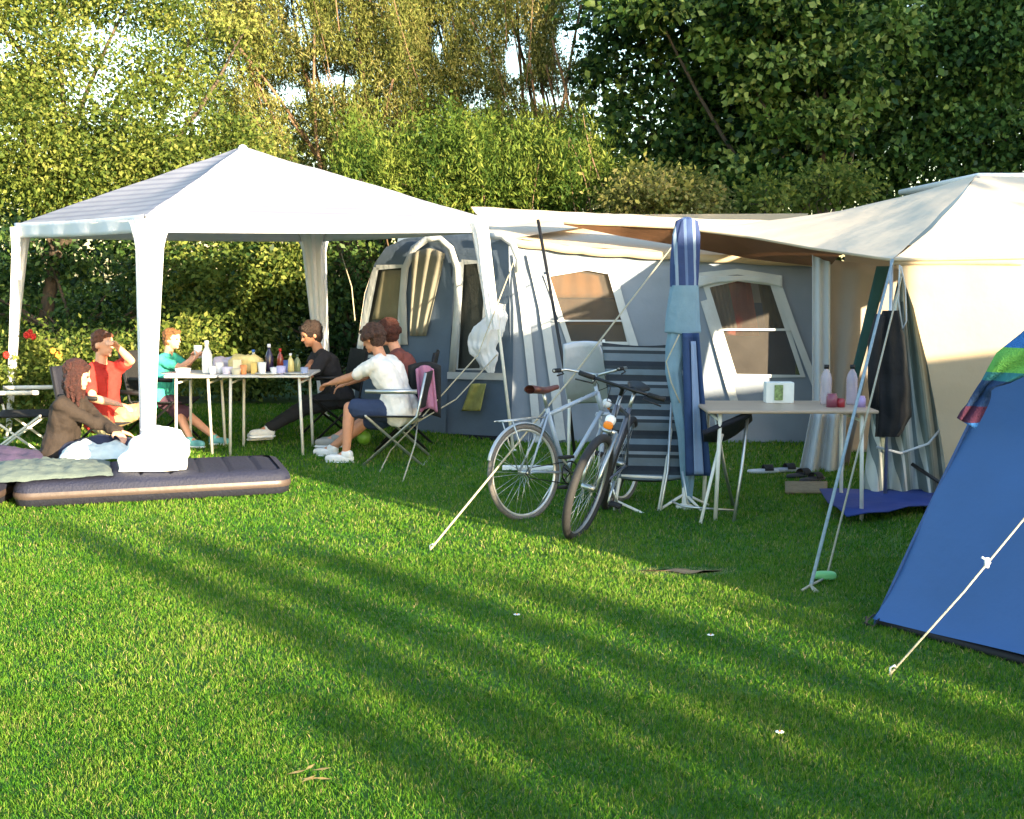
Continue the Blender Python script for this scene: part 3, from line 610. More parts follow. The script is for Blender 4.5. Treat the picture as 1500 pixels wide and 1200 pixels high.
# caravan behind the awning: only its roof edge shows
cv = thing('caravan', 'white caravan with grey roof stripe standing behind the cream awning', 'caravan', (5.4, 12.1, 0))
k1 = P(1424, 254, 10.9)
def rbox(mb_, x0, x1, y0, y1, z0, z1): mb_.box(((x0 + x1) / 2, (y0 + y1) / 2, (z0 + z1) / 2), (x1 - x0, y1 - y0, z1 - z0))
q = MB(); rbox(q, k1.x, k1.x + 4.2, 10.9, 13.0, .45, k1.z - .06); q.build('body', mat('white_gelcoat', S(226, 226, 224), .35, .04, 3, coat=.3), cv, bevel=.12)
q = MB(); rbox(q, k1.x + .02, k1.x + 4.2, 10.84, 13.05, k1.z - .055, k1.z); q.build('roof', M['plastic_w'], cv, bevel=.02)
q = MB(); q.tube([P(1430, 262, 10.72), P(1505, 280, 10.72), P(1600, 300, 10.72)], .035, 8, flat=.5); q.build('awning_rail', mat('grey_awning_rail', S(96, 98, 100), .5, .05, 5), cv)
for x in (1.6, 2.2):
    wh = MB(); wh.torus((k1.x + x, 10.98, .3), (0, 1, 0), .22, .08); wh.build('wheel', M['rubber'], cv)
q = MB(); rbox(q, k1.x + 1.0, k1.x + 2.6, 10.88, 10.92, 1.2, 1.8); q.build('window', M['panedk'], cv, bevel=.02)
# ================================================================= BLUE TENT (right foreground)
bt = thing('dome_tent', 'blue tent filling the right edge in the foreground', 'tent', (3.4, 5.1, 0))
b0 = G(1280, 916); b1 = Vector((3.1, 3.25, 0)); b2 = Vector((5.25, 4.75, 0)); b3 = Vector((3.75, 6.9, 0)); bc = (b0 + b1 + b2 + b3) / 4
zt = [(0, 0), (.10, .46), (.25, 1.12), (.33, 1.30), (.42, 1.43), (.5, 1.5), (.75, 1.6), (1, 1.63)]
def zf(t):
    for (a, za), (b, zb) in zip(zt, zt[1:]):
        if t <= b: return lerp(za, zb, (t - a) / (b - a))
    return 1.63
def arc(c, t): p = c.lerp(bc, t); p.z = zf(t); return p
MBL = mat('blue_nylon', S(46, 88, 146), .6, .08, 1.5, .6, 4, trans=.08)
MBL2 = mat('deep_blue_nylon', S(42, 78, 134), .6, .06, 1.5, .2, 6, trans=.08)
for a, b, mm in ((b0, b1, MBL), (b1, b2, MBL2), (b2, b3, MBL2), (b3, b0, MBL)):
    q = MB()
    def f(u, v, a=a, b=b):
        t = v ** 1.25; p = arc(a, t).lerp(arc(b, t), u); s = math.sin(PI * u) * math.sin(PI * min(1, v * 1.1)) * .05
        d = (bc - p); d.z = 0; p += (d.normalized() if d.length > 1e-6 else Vector()) * s; p += Vector((0, 0, .03 * math.sin(PI * u) * (1 - v))); return p + Vector((0, 0, .025 if v == 0 else 0))
    q.grid(f, 30, 30); q.build('fly_panel', mm, bt, wr=(.02, 2.2))
for c in (b0, b1, b2, b3):
    q = MB(); q.tube([arc(c, i / 24) + Vector((0, 0, .0)) for i in range(25)], .007, 6); q.build('seam', MBL2, bt)
q = MB(); q.tube([b0.lerp(b1, i / 10) + Vector((0.02, 0, .02)) for i in range(11)], .02, 6); q.build('mud_flap', mat('black_mud_flap', S(16, 18, 24), .8, .1), bt)
q = MB(); q.tube([b0 + Vector((0, 0, .05)), b0 + Vector((-.05, -.03, .02)), b0 + Vector((-.02, -.06, .012)), b0 + Vector((.02, -.02, .04))], .006, 6, flat=.5); q.tube([b0 + Vector((-.045, -.035, .05)), b0 + Vector((-.035, -.03, -.05))], .005, 6); q.build('peg_loop', M['darkmetal'], bt)
for t_ in (.35, .68):
    q = MB(); q.tube([(lambda p: p + Vector((-.010, -.006, 0)))(arc(b0, (i / 24) ** 1.25).lerp(arc(b1, (i / 24) ** 1.25), t_) + (bc - arc(b0, 0)).normalized() * 0) for i in range(1, 25)], .0035, 5); q.build('seam', MBL2, bt)
# fold line and faint pale window on the front panel
nf = (b1 - b0).cross(arc(b0, .25) - b0).normalized()
if nf.y > 0: nf = -nf
pf = b0.copy()
BT = lambda px, py, d=0: PP(px, py, pf + nf * d, nf)
# guy line of the blue tent with runner
g1 = BT(1515, 742, .02); g2 = G(1304, 991)
q = MB(); q.tube([g1, g1.lerp(g2, .5) + Vector((0, 0, -.01)), g2 + Vector((0, 0, .01))], .0042, 6); gl = q.build('guy_rope', M['rope']); tag(gl, 'pale guy rope from the blue tent to the foreground grass', 'rope')
kn = g1.lerp(g2, .34); q = MB(); q.tube([kn + Vector((-.02, 0, .022)), kn + Vector((.012, 0, -.0)), kn + Vector((.0, 0, -.02))], .006, 6); q.box(kn, (.016, .012, .04)); q.build('runner', M['plastic_w'], gl)
def peg(p, label, m_=M['steel']):
    q = MB(); q.tube([p + Vector((0, 0, -.05)), p + Vector((.0, -.0, .035)), p + Vector((.015, 0, .045)), p + Vector((.02, 0, .03))], .005, 6); tag(q.build('tent_peg', m_), label, 'peg')
peg(g2, 'small tent peg holding the blue tent guy rope')
# beach towel thrown over the blue tent
q = MB()
tw = mat('towel_stripes', (0, 0, 0), .95, .1, 30, .5, 120, stripe=((0, 0, 1.0), .5, [(0, S(24, 54, 96)), (.22, S(40, 110, 120)), (.29, S(92, 158, 74)), (.50, S(40, 100, 168)), (.86, S(70, 28, 56))]))
def f(u, v):
    L = [(1560, 478), (1500, 484), (1462, 518), (1440, 560), (1412, 598), (1404, 614)]; R = [(1580, 520), (1520, 540), (1478, 560), (1452, 570), (1446, 590), (1428, 628)]
    a = pl([Vector((x, y, 0)) for x, y in L], v); b = pl([Vector((x, y, 0)) for x, y in R], v); p = a.lerp(b, u)
    Y = lerp(4.90, 5.10, min(1, v * 1.4)) - .03 * u + .012 * math.sin(u * 8 + v * 6)
    return P(p.x, p.y, Y)
q.grid(f, 30, 40); tt_ = q.build('beach_towel', tw, None, thick=.02); tag(tt_, 'green and blue striped towel thrown over the top of the blue tent', 'towel')
# ================================================================= ROPES
g0 = G(630, 808); e0 = T0.lerp(C, .30); e0 = P(984, 362, 9.9)
q = MB(); q.tube([g0 + Vector((0, 0, .01)), g0.lerp(e0, .5) + Vector((0, 0, -.03)), e0], .0065, 7); gr1 = q.build('guy_rope', M['rope']); tag(gr1, 'long taut cream guy rope running from the canopy past the bicycles to the lawn', 'rope')
peg(g0, 'small tent peg at the end of the long cream guy rope')
ga = G(1187, 866); gb = G(1212, 846)
q = MB(); q.tube([C + Vector((-.01, -.03, 0)), ga + Vector((0, 0, .02))], .0095, 7, flat=.5); tag(q.build('guy_strap', mat('grey_white_webbing', S(140, 156, 162), .8, .15, 30, .3, 90)), 'thick pale guy strap from the awning corner pole down to the green peg', 'strap')
q = MB(); q.tube([P(1322, 400, 8.0), gb + Vector((0, 0, .02))], .006, 6); tag(q.build('guy_rope', M['rope']), 'thin guy rope from the awning corner, ending beside the green peg', 'rope')
q = MB(); q.tube([ga + Vector((-.05, -.03, .01)), ga + Vector((0, 0, .03)), ga + Vector((.03, -.04, .005))], .007, 6); q.tube([ga + Vector((0, 0, .03)), gb + Vector((.0, -.02, .01))], .006, 6); q.tube([ga + Vector((0, 0, .03)), ga + Vector((.01, -.05, .005))], .007, 6); tag(q.build('rope_knot', M['rope']), 'loose knotted rope ends where the awning straps meet the lawn', 'rope')
q = MB(); q.sq(G(1209, 843, .03), (.055, .025, .022), .6, .6); q.tube([G(1194, 846, .03), G(1194, 850, -.03)], .008, 6); tag(q.build('peg_puller', mat('mint_plastic', S(120, 190, 120), .5, .1)), 'mint green plastic peg lying at the foot of the awning straps', 'peg')
j = P(612, 618, 10.0)
def rope(pts, r, label):
    q = MB(); q.tube(pts, r, 6); tag(q.build('guy_rope', M['rope']), label, 'rope')
rope([P(752, 385, 11.1), P(700, 520, 10.5), j, P(572, 660, 10.2), G(556, 692)], .006, 'guy rope from the gazebo right corner sagging to the folding chair')
rope([P(728, 520, 10.9), P(668, 585, 10.4), j], .006, 'second thin rope joining the knot right of the white-shirted person')
rope([j, P(608, 650, 9.6), G(590, 706)], .006, 'short rope dropping from the knot to the grass behind the chair')
rope([P(500, 372, 12.3), P(515, 420, 12.0), P(520, 470, 11.9)], .006, 'short pale rope hanging by the rear gazebo leg')
# ================================================================= UNSEEN VEHICLES ADDED TO CAST SHADE ON THE PITCH
def camper(name, label, u0, u1, s0, s1, h, m_):
    n = Vector((.766, .643, 0)); pos = SUNH * s0 + n * ((u0 + u1) / 2); t = thing(name, label, name.replace('_', ' '), (0, 0, 0))
    R = Matrix((n, SUNH, Vector((0, 0, 1)))).transposed()
    c = SUNH * ((s0 + s1) / 2) + n * ((u0 + u1) / 2)
    q = MB(); q.box(c + Vector((0, 0, .35 + (h - .35) / 2)), (u1 - u0, s1 - s0, h - .35), R); q.build('body', m_, t, bevel=.04)
    for du in (-.8, .8):
        for s in (s0 + 1.2, s1 - 1.2):
            q = MB(); q.torus(SUNH * s + n * ((u0 + u1) / 2 + du) + Vector((0, 0, .34)), n, .24, .10); q.build('wheel', M['rubber'], t)
    q = MB(); q.box(SUNH * (s0 - .01) + n * ((u0 + u1) / 2) + Vector((0, 0, h * .62)), (1.2, .02, .5), R); q.build('window', M['panedk'], t, bevel=.01)
wg = mat('cream_gelcoat', S(214, 210, 200), .4, .05, 3)
camper('motorhome', 'tall cream motorhome outside the picture, added to cast shade', 4.72, 7.18, 3.0, 8.5, 3.25, wg)
camper('touring_caravan', 'lower cream caravan outside the picture, added to cast shade', 7.20, 9.8, 3.0, 8.0, 2.30, wg)
# shrubs behind the camera, their crowns stripe the lawn with shade
nS = Vector((.766, .643, 0))
specs = [(2.18, 12.0, 2.9, .05), (2.62, 12.6, 3.5, .08), (3.02, 11.5, 3.1, .05), (3.42, 12.5, 3.4, .08), (3.86, 13.5, 3.3, .09)]
for i, (u, s, h, r) in enumerate(specs):
    c = SUNH * s + nS * u
    tree('slim_conifer', 'slim tall conifer in a row outside the picture, number %s from the lawn side' % ['first', 'second', 'third', 'fourth', 'fifth'][i], 'tree', (c.x, c.y, 0), [((c.x, c.y, h * k_), (r * w_, r * w_, h * .17)) for k_, w_ in ((.18, 1.1), (.42, 1.1), (.66, .95), (.86, .6))], LM_hedge, 190, 60, .07, .055, .035, group='slim conifers behind the camera', shell=.2, twigs=8)
sc_ = SUNH * 3.0 + nS * 4.5  # unseen bush, added to shade the near end of the light streak
tree('low_bush', 'low bush added outside the picture to cut the light streak', 'shrub', (sc_.x, sc_.y, 0), [((sc_.x, sc_.y, .5), (.36, .36, .5)), ((sc_.x + .1, sc_.y - .1, .9), (.25, .25, .28))], LM_hedge, 120, 60, .06, .07, .03, shell=.2, twigs=8)
bt_ = SUNH * 8 + nS * 13.4  # unseen tree, put in to darken the right-hand background
tree('broad_tree', 'large unseen tree added to shade the far right background', 'tree', (bt_.x, bt_.y, 0), [((bt_.x + a, bt_.y + b, z), (2.2, 2.2, 1.7)) for a, b, z in ((0, 0, 3), (1.5, 1, 4.5), (-1.3, -.8, 4.8), (.3, .2, 6.5), (1.8, 1.3, 7.2), (-1, -.6, 7.4), (2.6, 2, 5.5))], LM_dark, 420, 50, .30, .5, .3, shell=.2, twigs=10)
# ================================================================= PEOPLE
def ik(a, t, l1, l2, pole):
    a = Vector(a); t = Vector(t); d = t - a; L = min(d.length, (l1 + l2) * .995); d.normalize(); t = a + d * L
    x = (l1 * l1 - l2 * l2 + L * L) / (2 * L); h = math.sqrt(max(l1 * l1 - x * x, 0))
    p = Vector(pole) - d * Vector(pole).dot(d)
    p = p.normalized() if p.length > 1e-5 else Vector((0, 0, 1))
    return a + d * x + p * h, t
def hand_mesh(mb, w, d, palm_n, side, curl=.5, sc=1.0):
    """w wrist, d direction, palm_n faces the palm, side = direction of the thumb"""
    d = d.normalized(); palm_n = (palm_n - d * palm_n.dot(d)).normalized(); s = d.cross(palm_n).normalized()
    if s.dot(side) < 0: s = -s
    pc = w + d * .048 * sc
    R = Matrix((d, s, palm_n)).transposed()
    mb.sq(pc, (.052 * sc, .041 * sc, .016 * sc), .7, .7, R, 14, 8)
    for i, (off, ln) in enumerate(((.030, .072), (.010, .080), (-.010, .075), (-.029, .058))):
        b = pc + (d * .043 + s * off) * sc; c = curl * (1 + .08 * i)
        d1 = (d * math.cos(c * .6) + palm_n * math.sin(c * .6)).normalized(); m = b + d1 * ln * .5 * sc
        d2 = (d * math.cos(c * 1.6) + palm_n * math.sin(c * 1.6)).normalized(); e = m + d2 * ln * .5 * sc
        mb.cap(b, m, .0092 * sc, .0085 * sc, 8); mb.cap(m, e, .0085 * sc, .007 * sc, 8)
    b = w + (d * .022 + s * .030) * sc; d1 = (d * .65 + s * .65 + palm_n * .35).normalized(); m = b + d1 * .035 * sc
    mb.cap(b, m, .0125 * sc, .0105 * sc, 8); mb.cap(m, m + (d1 * .6 + d * .5).normalized() * .03 * sc, .0105 * sc, .008 * sc, 8)
def person(label, pel, yaw, lean, hands, feet, head=(0, 0), sc=1.0, skin=None, top=None, sleeve=.55, pants=None, pleg=1.0, shoe=None, hair=None, hairlen=0, hairvol=1.0, elbow=(0, 0), knee_up=1.0, curl=(.5, .5), socks=None, group=None, bare=False):
    Fv = Vector((math.cos(yaw), math.sin(yaw), 0)); Lv = Vector((-Fv.y, Fv.x, 0)); Z = Vector((0, 0, 1)); Pv = Vector(pel)
    T = (Z * math.cos(lean) + Fv * math.sin(lean)).normalized()
    Tn = (Z * math.cos(lean * 1.35) + Fv * math.sin(lean * 1.35)).normalized(); Fc = (Fv * math.cos(lean) - Z * math.sin(lean)).normalized()
    t = thing('person', label, 'person', (Pv.x, Pv.y, 0), group)
    W = Pv + T * .20 * sc; Ch = W + Tn * .17 * sc; N = Ch + Tn * .14 * sc
    nd = (Tn * .5 + Z * .5 + Fv * .12).normalized(); Hb = N + nd * .085 * sc; H = Hb + nd * .10 * sc + Fv * .015 * sc
    hy = yaw + head[0]; hf = Vector((math.cos(hy), math.sin(hy), 0)); hf = (hf * math.cos(head[1]) - Z * math.sin(head[1])).normalized(); hs = Z.cross(hf).normalized(); hu = hf.cross(hs).normalized()
    R = Matrix((hf, hs, hu)).transposed()
    b = MB()
    # trunk
    def trunk(m, g):
        for s in (-1, 1):
            m.cap(Pv + Lv * .075 * s * sc, W + Lv * .05 * s * sc, (.115 + g * 1.7) * sc, (.098 + g) * sc); m.cap(W + Lv * .05 * s * sc, Ch + Lv * .075 * s * sc, (.098 + g) * sc, (.108 + g) * sc)
            m.cap(Ch + Lv * .075 * s * sc, N + Lv * .12 * s * sc - Tn * .055 * sc, (.100 + g) * sc, (.056 + g) * sc); m.cap(N - Tn * .03 * sc, N + Lv * .13 * s * sc - Tn * .05 * sc, (.05 + g) * sc, (.05 + g) * sc)
    trunk(b, 0)
    b.cap(N - Tn * .02 * sc, Hb + nd * .02, .056 * sc, .052 * sc)
    # head
    b.sq(H + hu * .02 * sc, (.098 * sc, .076 * sc, .105 * sc), 1, 1, R, 24, 16); b.sq(H - hu * .05 * sc + hf * .028 * sc, (.062 * sc, .056 * sc, .066 * sc), 1, 1, R, 18, 12)
    b.cap(H + hf * .088 * sc + hu * .008 * sc, H + hf * .108 * sc - hu * .026 * sc, .009 * sc, .014 * sc, 8)
    b.cap(H + hf * .088 * sc - hu * .058 * sc + hs * .016 * sc, H + hf * .088 * sc - hu * .058 * sc - hs * .016 * sc, .009 * sc, .009 * sc, 8)
    b.sq(H + hf * .072 * sc - hu * .092 * sc, (.022 * sc, .024 * sc, .02 * sc), 1, 1, R, 10, 8)
    for s in (-1, 1):
        b.sq(H + hs * .078 * s * sc - hf * .006 * sc - hu * .01 * sc, (.020 * sc, .010 * sc, .032 * sc), 1, 1, R, 10, 8)
        b.cap(H + hf * .085 * sc + hs * .03 * s * sc + hu * .026 * sc, H + hf * .078 * sc + hs * .05 * s * sc + hu * .024 * sc, .009 * sc, .008 * sc, 8)
    tm = MB(); trunk(tm, .016) if top else None
    pm = MB()
    if pants:
        for s in (-1, 1): pm.cap(Pv + Lv * .075 * s * sc, Pv + T * .10 * sc + Lv * .06 * s * sc, .121 * sc, .108 * sc)
    # arms
    for i, s in enumerate((1, -1)):
        sh = N + Lv * .165 * s * sc - Tn * .055 * sc
        pole = Lv * s * .6 - Z * .9 - Fv * .3 if not elbow[i] else Vector(elbow[i])
        el, wr = ik(sh, hands[i], .285 * sc, .25 * sc, pole)
        b.cap(sh, el, .048 * sc, .038 * sc); b.cap(el, el.lerp(wr, .35), .038 * sc, .040 * sc); b.cap(el.lerp(wr, .35), wr, .040 * sc, .026 * sc)
        d = (wr - el).normalized(); pn = Vector((0, 0, -1)) if abs(d.z) < .75 else Fv * -1
        hand_mesh(b, wr, d, pn, -Lv * s, curl[i], sc)
        if top:
            tm.cap(sh, sh.lerp(el, min(1, sleeve / .55)), .066 * sc, (.062 if sleeve < .6 else .052) * sc)
            if sleeve > .6: tm.cap(el, el.lerp(wr, min(1, (sleeve - .55) / .42)), .052 * sc, .042 * sc)
    # legs
    for i, s in enumerate((1, -1)):
        hp = Pv + Lv * .09 * s * sc - Z * .01
        an = Vector(feet[i][:3]) if len(feet[i]) >= 3 else feet[i]
        an = Vector(an) + Z * .075 * sc
        kn, an = ik(hp, an, .43 * sc, .41 * sc, Z * knee_up + Fv * .7 + Lv * s * .15)
        b.cap(hp, kn, .078 * sc, .054 * sc); b.cap(kn, kn.lerp(an, .35), .054 * sc, .053 * sc); b.cap(kn.lerp(an, .35), an, .053 * sc, .034 * sc)
        fd = (an - kn); fd.z = 0; fd = (Fv * .8 + (fd.normalized() * .3 if fd.length > .01 else Vector())).normalized(); fs = Z.cross(fd)
        sole = an - Z * .045 * sc; RR = Matrix((fd, fs, Z)).transposed()
        b.cap(an, sole + fd * .10 * sc, .036 * sc, .026 * sc); b.cap(sole + fd * .08 * sc, sole + fd * .15 * sc, .03 * sc, .022 * sc); b.ball(an - fd * .03 * sc - Z * .02 * sc, .032 * sc)
        if pants:
            pm.cap(hp, hp.lerp(kn, min(1, pleg / .5)), .100 * sc, (.076 if pleg > .5 else .092) * sc)
            if pleg > .5: pm.cap(kn, kn.lerp(an, (pleg - .5) * 2 * .95), .076 * sc, .056 * sc)
        if socks and pleg < .9:
            k = MB(); k.cap(an.lerp(kn, .04), an.lerp(kn, .16), .042 * sc, .046 * sc); k.build('sock', socks, t)
        if shoe:
            k = MB(); k.sq(sole + fd * .06 * sc, (.135 * sc, .048 * sc, .042 * sc), .7, .8, RR, 20, 10); k.sq(sole + fd * (-.01) * sc + Z * .035 * sc, (.058 * sc, .045 * sc, .045 * sc), .8, .8, RR, 16, 8)
            sh_ = k.build('shoe', shoe, t, sub=1)
            k = MB(); k.sq(sole + fd * .06 * sc - Z * .036 * sc, (.140 * sc, .050 * sc, .014 * sc), .5, .8, RR, 20, 6); k.build('sole', M['plastic_w'], sh_)
    b.build('body', skin or M['skin'], t, remesh=.0065, smoothit=4)
    for s in (-1, 1):
        e = MB(); e.ball(H + hf * .089 * sc + hs * .031 * s * sc + hu * .008 * sc, .0105 * sc, None, 10, 8); e.build('eye', M['eye'], t)
    if top: tm.build('shirt', top, t, remesh=.011, smoothit=3, disp=(.034, .08))
    if pants: pm.build('trousers' if pleg > .6 else 'shorts', pants, t, remesh=.011, smoothit=3, disp=(.02, .08))
    if hair:
        h = MB(); v = hairvol; h.sq(H + hu * .045 * sc - hf * .022 * sc, (.100 * sc * v, .088 * sc * v, .090 * sc * v), 1, 1, R, 22, 14); h.sq(H - hf * .045 * sc - hu * .01 * sc, (.066 * sc * v, .080 * sc * v, .085 * sc * v), 1, 1, R, 18, 12)
        h.cap(H + hf * .066 * sc + hu * .084 * sc + hs * .03 * sc, H + hf * .06 * sc + hu * .086 * sc - hs * .045 * sc, .024 * sc * v, .026 * sc * v)
        if hairlen:
            for k in range(-4, 5):
                a = k * .42; dd_ = (-hf * math.cos(a) + hs * math.sin(a)); st_ = H + hu * .03 * sc + dd_ * .07 * sc
                en = st_ - Z * hairlen * random.uniform(.8, 1.1) + dd_ * .035 + hs * random.uniform(-.02, .02); h.cap(st_, st_.lerp(en, .5) + dd_ * .02, .036 * sc, .034 * sc, 8); h.cap(st_.lerp(en, .5) + dd_ * .02, en, .034 * sc, .013 * sc, 8)
        h.build('hair', hair, t, remesh=.005, disp=(.026, .03))
    return t, dict(H=H, N=N, Ch=Ch, P=Pv)
def hm(name, c): return mat(name, c, .55, .35, 60, .9, 160)
cot = lambda n, c: mat(n, c, .9, .08, 14, .35, 30)
white_shoe = mat('white_trainers', S(225, 225, 222), .6, .08, 30)
# white-shirted adult, back half to us, facing the table (left)
pW = P(577, 606, 10.1); pW.z = .45
person('person in a white t-shirt leaning forward at the right end of the table', (pW.x + .07, pW.y, .42), math.radians(156), .36,
       [P(470, 568, 10.35), P(476, 562, 10.6)], [G(507, 677), G(486, 668)], head=(-.1, .35), sc=.93, skin=M['skinp'], top=cot('white_tshirt', S(236, 230, 222)), sleeve=.36,
       pants=cot('navy_shorts', S(44, 58, 88)), pleg=.42, shoe=white_shoe, hair=hm('brown_hair', S(78, 52, 40)), hairvol=1.08, hairlen=.03)
# auburn-haired person beyond
person('auburn-haired person sitting beyond the white-shirted person, mostly hidden', (P(612, 600, 10.85).x, 10.85, .43), math.radians(180), .34,
       [P(500, 566, 10.7), P(496, 560, 10.95)], [G(470, 662), G(484, 656)], head=(-.5, .2), sc=.93, skin=M['skin'], top=cot('rust_shirt', S(120, 66, 60)), sleeve=.5,
       pants=cot('brown_shorts', S(92, 72, 58)), pleg=.45, shoe=mat('grey_trainers', S(150, 150, 146), .6, .1), hair=hm('auburn_hair', S(80, 40, 28)), hairvol=1.1, hairlen=.05)
# person in black on the far side
person('dark-haired person in a black t-shirt leaning on the far side of the table', (P(496, 590, 11.5).x, 11.5, .40), math.radians(205), .34,
       [P(418, 548, 11.05), P(440, 552, 10.9)], [G(352, 655), G(372, 650)], head=(.15, .30), sc=.91, skin=M['skinp'], top=cot('black_tshirt', S(40, 38, 42)), sleeve=.36,
       pants=cot('black_trousers', S(28, 30, 34)), pleg=1.0, shoe=white_shoe, hair=hm('dark_curly_hair', S(48, 34, 28)), hairvol=1.15, elbow=(Vector((0, 0, -1)), Vector((0, -.3, -1))))
# child in teal
person('fair-haired child in a teal top drinking at the left end of the table', (P(236, 592, 11.2).x, 11.2, .43), math.radians(-12), .18,
       [P(284, 520, 11.05), P(288, 522, 10.95)], [G(282, 657), G(318, 652)], head=(-.15, .05), sc=.77, skin=mat('fair_skin', S(232, 172, 140), .55, .06, 30), top=cot('teal_tshirt', S(70, 190, 170)), sleeve=.36,
       pants=cot('plum_shorts', S(92, 62, 78)), pleg=.45, shoe=mat('teal_trainers', S(120, 190, 190), .6, .2), hair=hm('sandy_hair', S(130, 88, 52)), hairvol=1.04, curl=(1.0, 1.0), elbow=(Vector((.2, 0, -1)), Vector((.2, 0, -1))))
# second child behind, arm up
# red shirt
person('person in a red t-shirt and beige trousers raising a hand to the face', (P(152, 604, 10.2).x, 10.2, .34), math.radians(-28), -.02,
       [P(172, 508, 10.0), P(172, 592, 9.9)], [G(222, 676), G(198, 690)], head=(.1, .05), sc=.90, skin=mat('sunlit_skin', S(226, 170, 136), .55, .06, 30), top=cot('red_tshirt', S(180, 46, 38)), sleeve=.36,
       pants=cot('beige_trousers', S(206, 184, 132)), pleg=.95, shoe=mat('tan_shoes', S(150, 110, 76), .7, .15), hair=hm('short_brown_hair', S(110, 66, 44)), hairvol=1.0, elbow=(Vector((1, 0, -.15)), 0), curl=(.9, .5))
# brown jacket sitting on the ground behind the mattress
person('person with long red-brown hair in a brown jacket sitting low beside the air mattress', (P(88, 668, 9.35).x, 9.35, .17), math.radians(-6), .20,
       [P(178, 640, 9.2), P(186, 636, 9.4)], [P(206, 668, 9.15) * 1, P(214, 664, 9.45) * 1], head=(.25, .25), sc=.90, skin=M['skin'], top=cot('brown_jacket', S(42, 33, 27)), sleeve=.97,
       pants=cot('dark_jeans', S(36, 42, 66)), pleg=1.0, shoe=M['blk'], hair=hm('long_redbrown_hair', S(62, 30, 24)), hairvol=1.1, hairlen=.24, knee_up=.25)
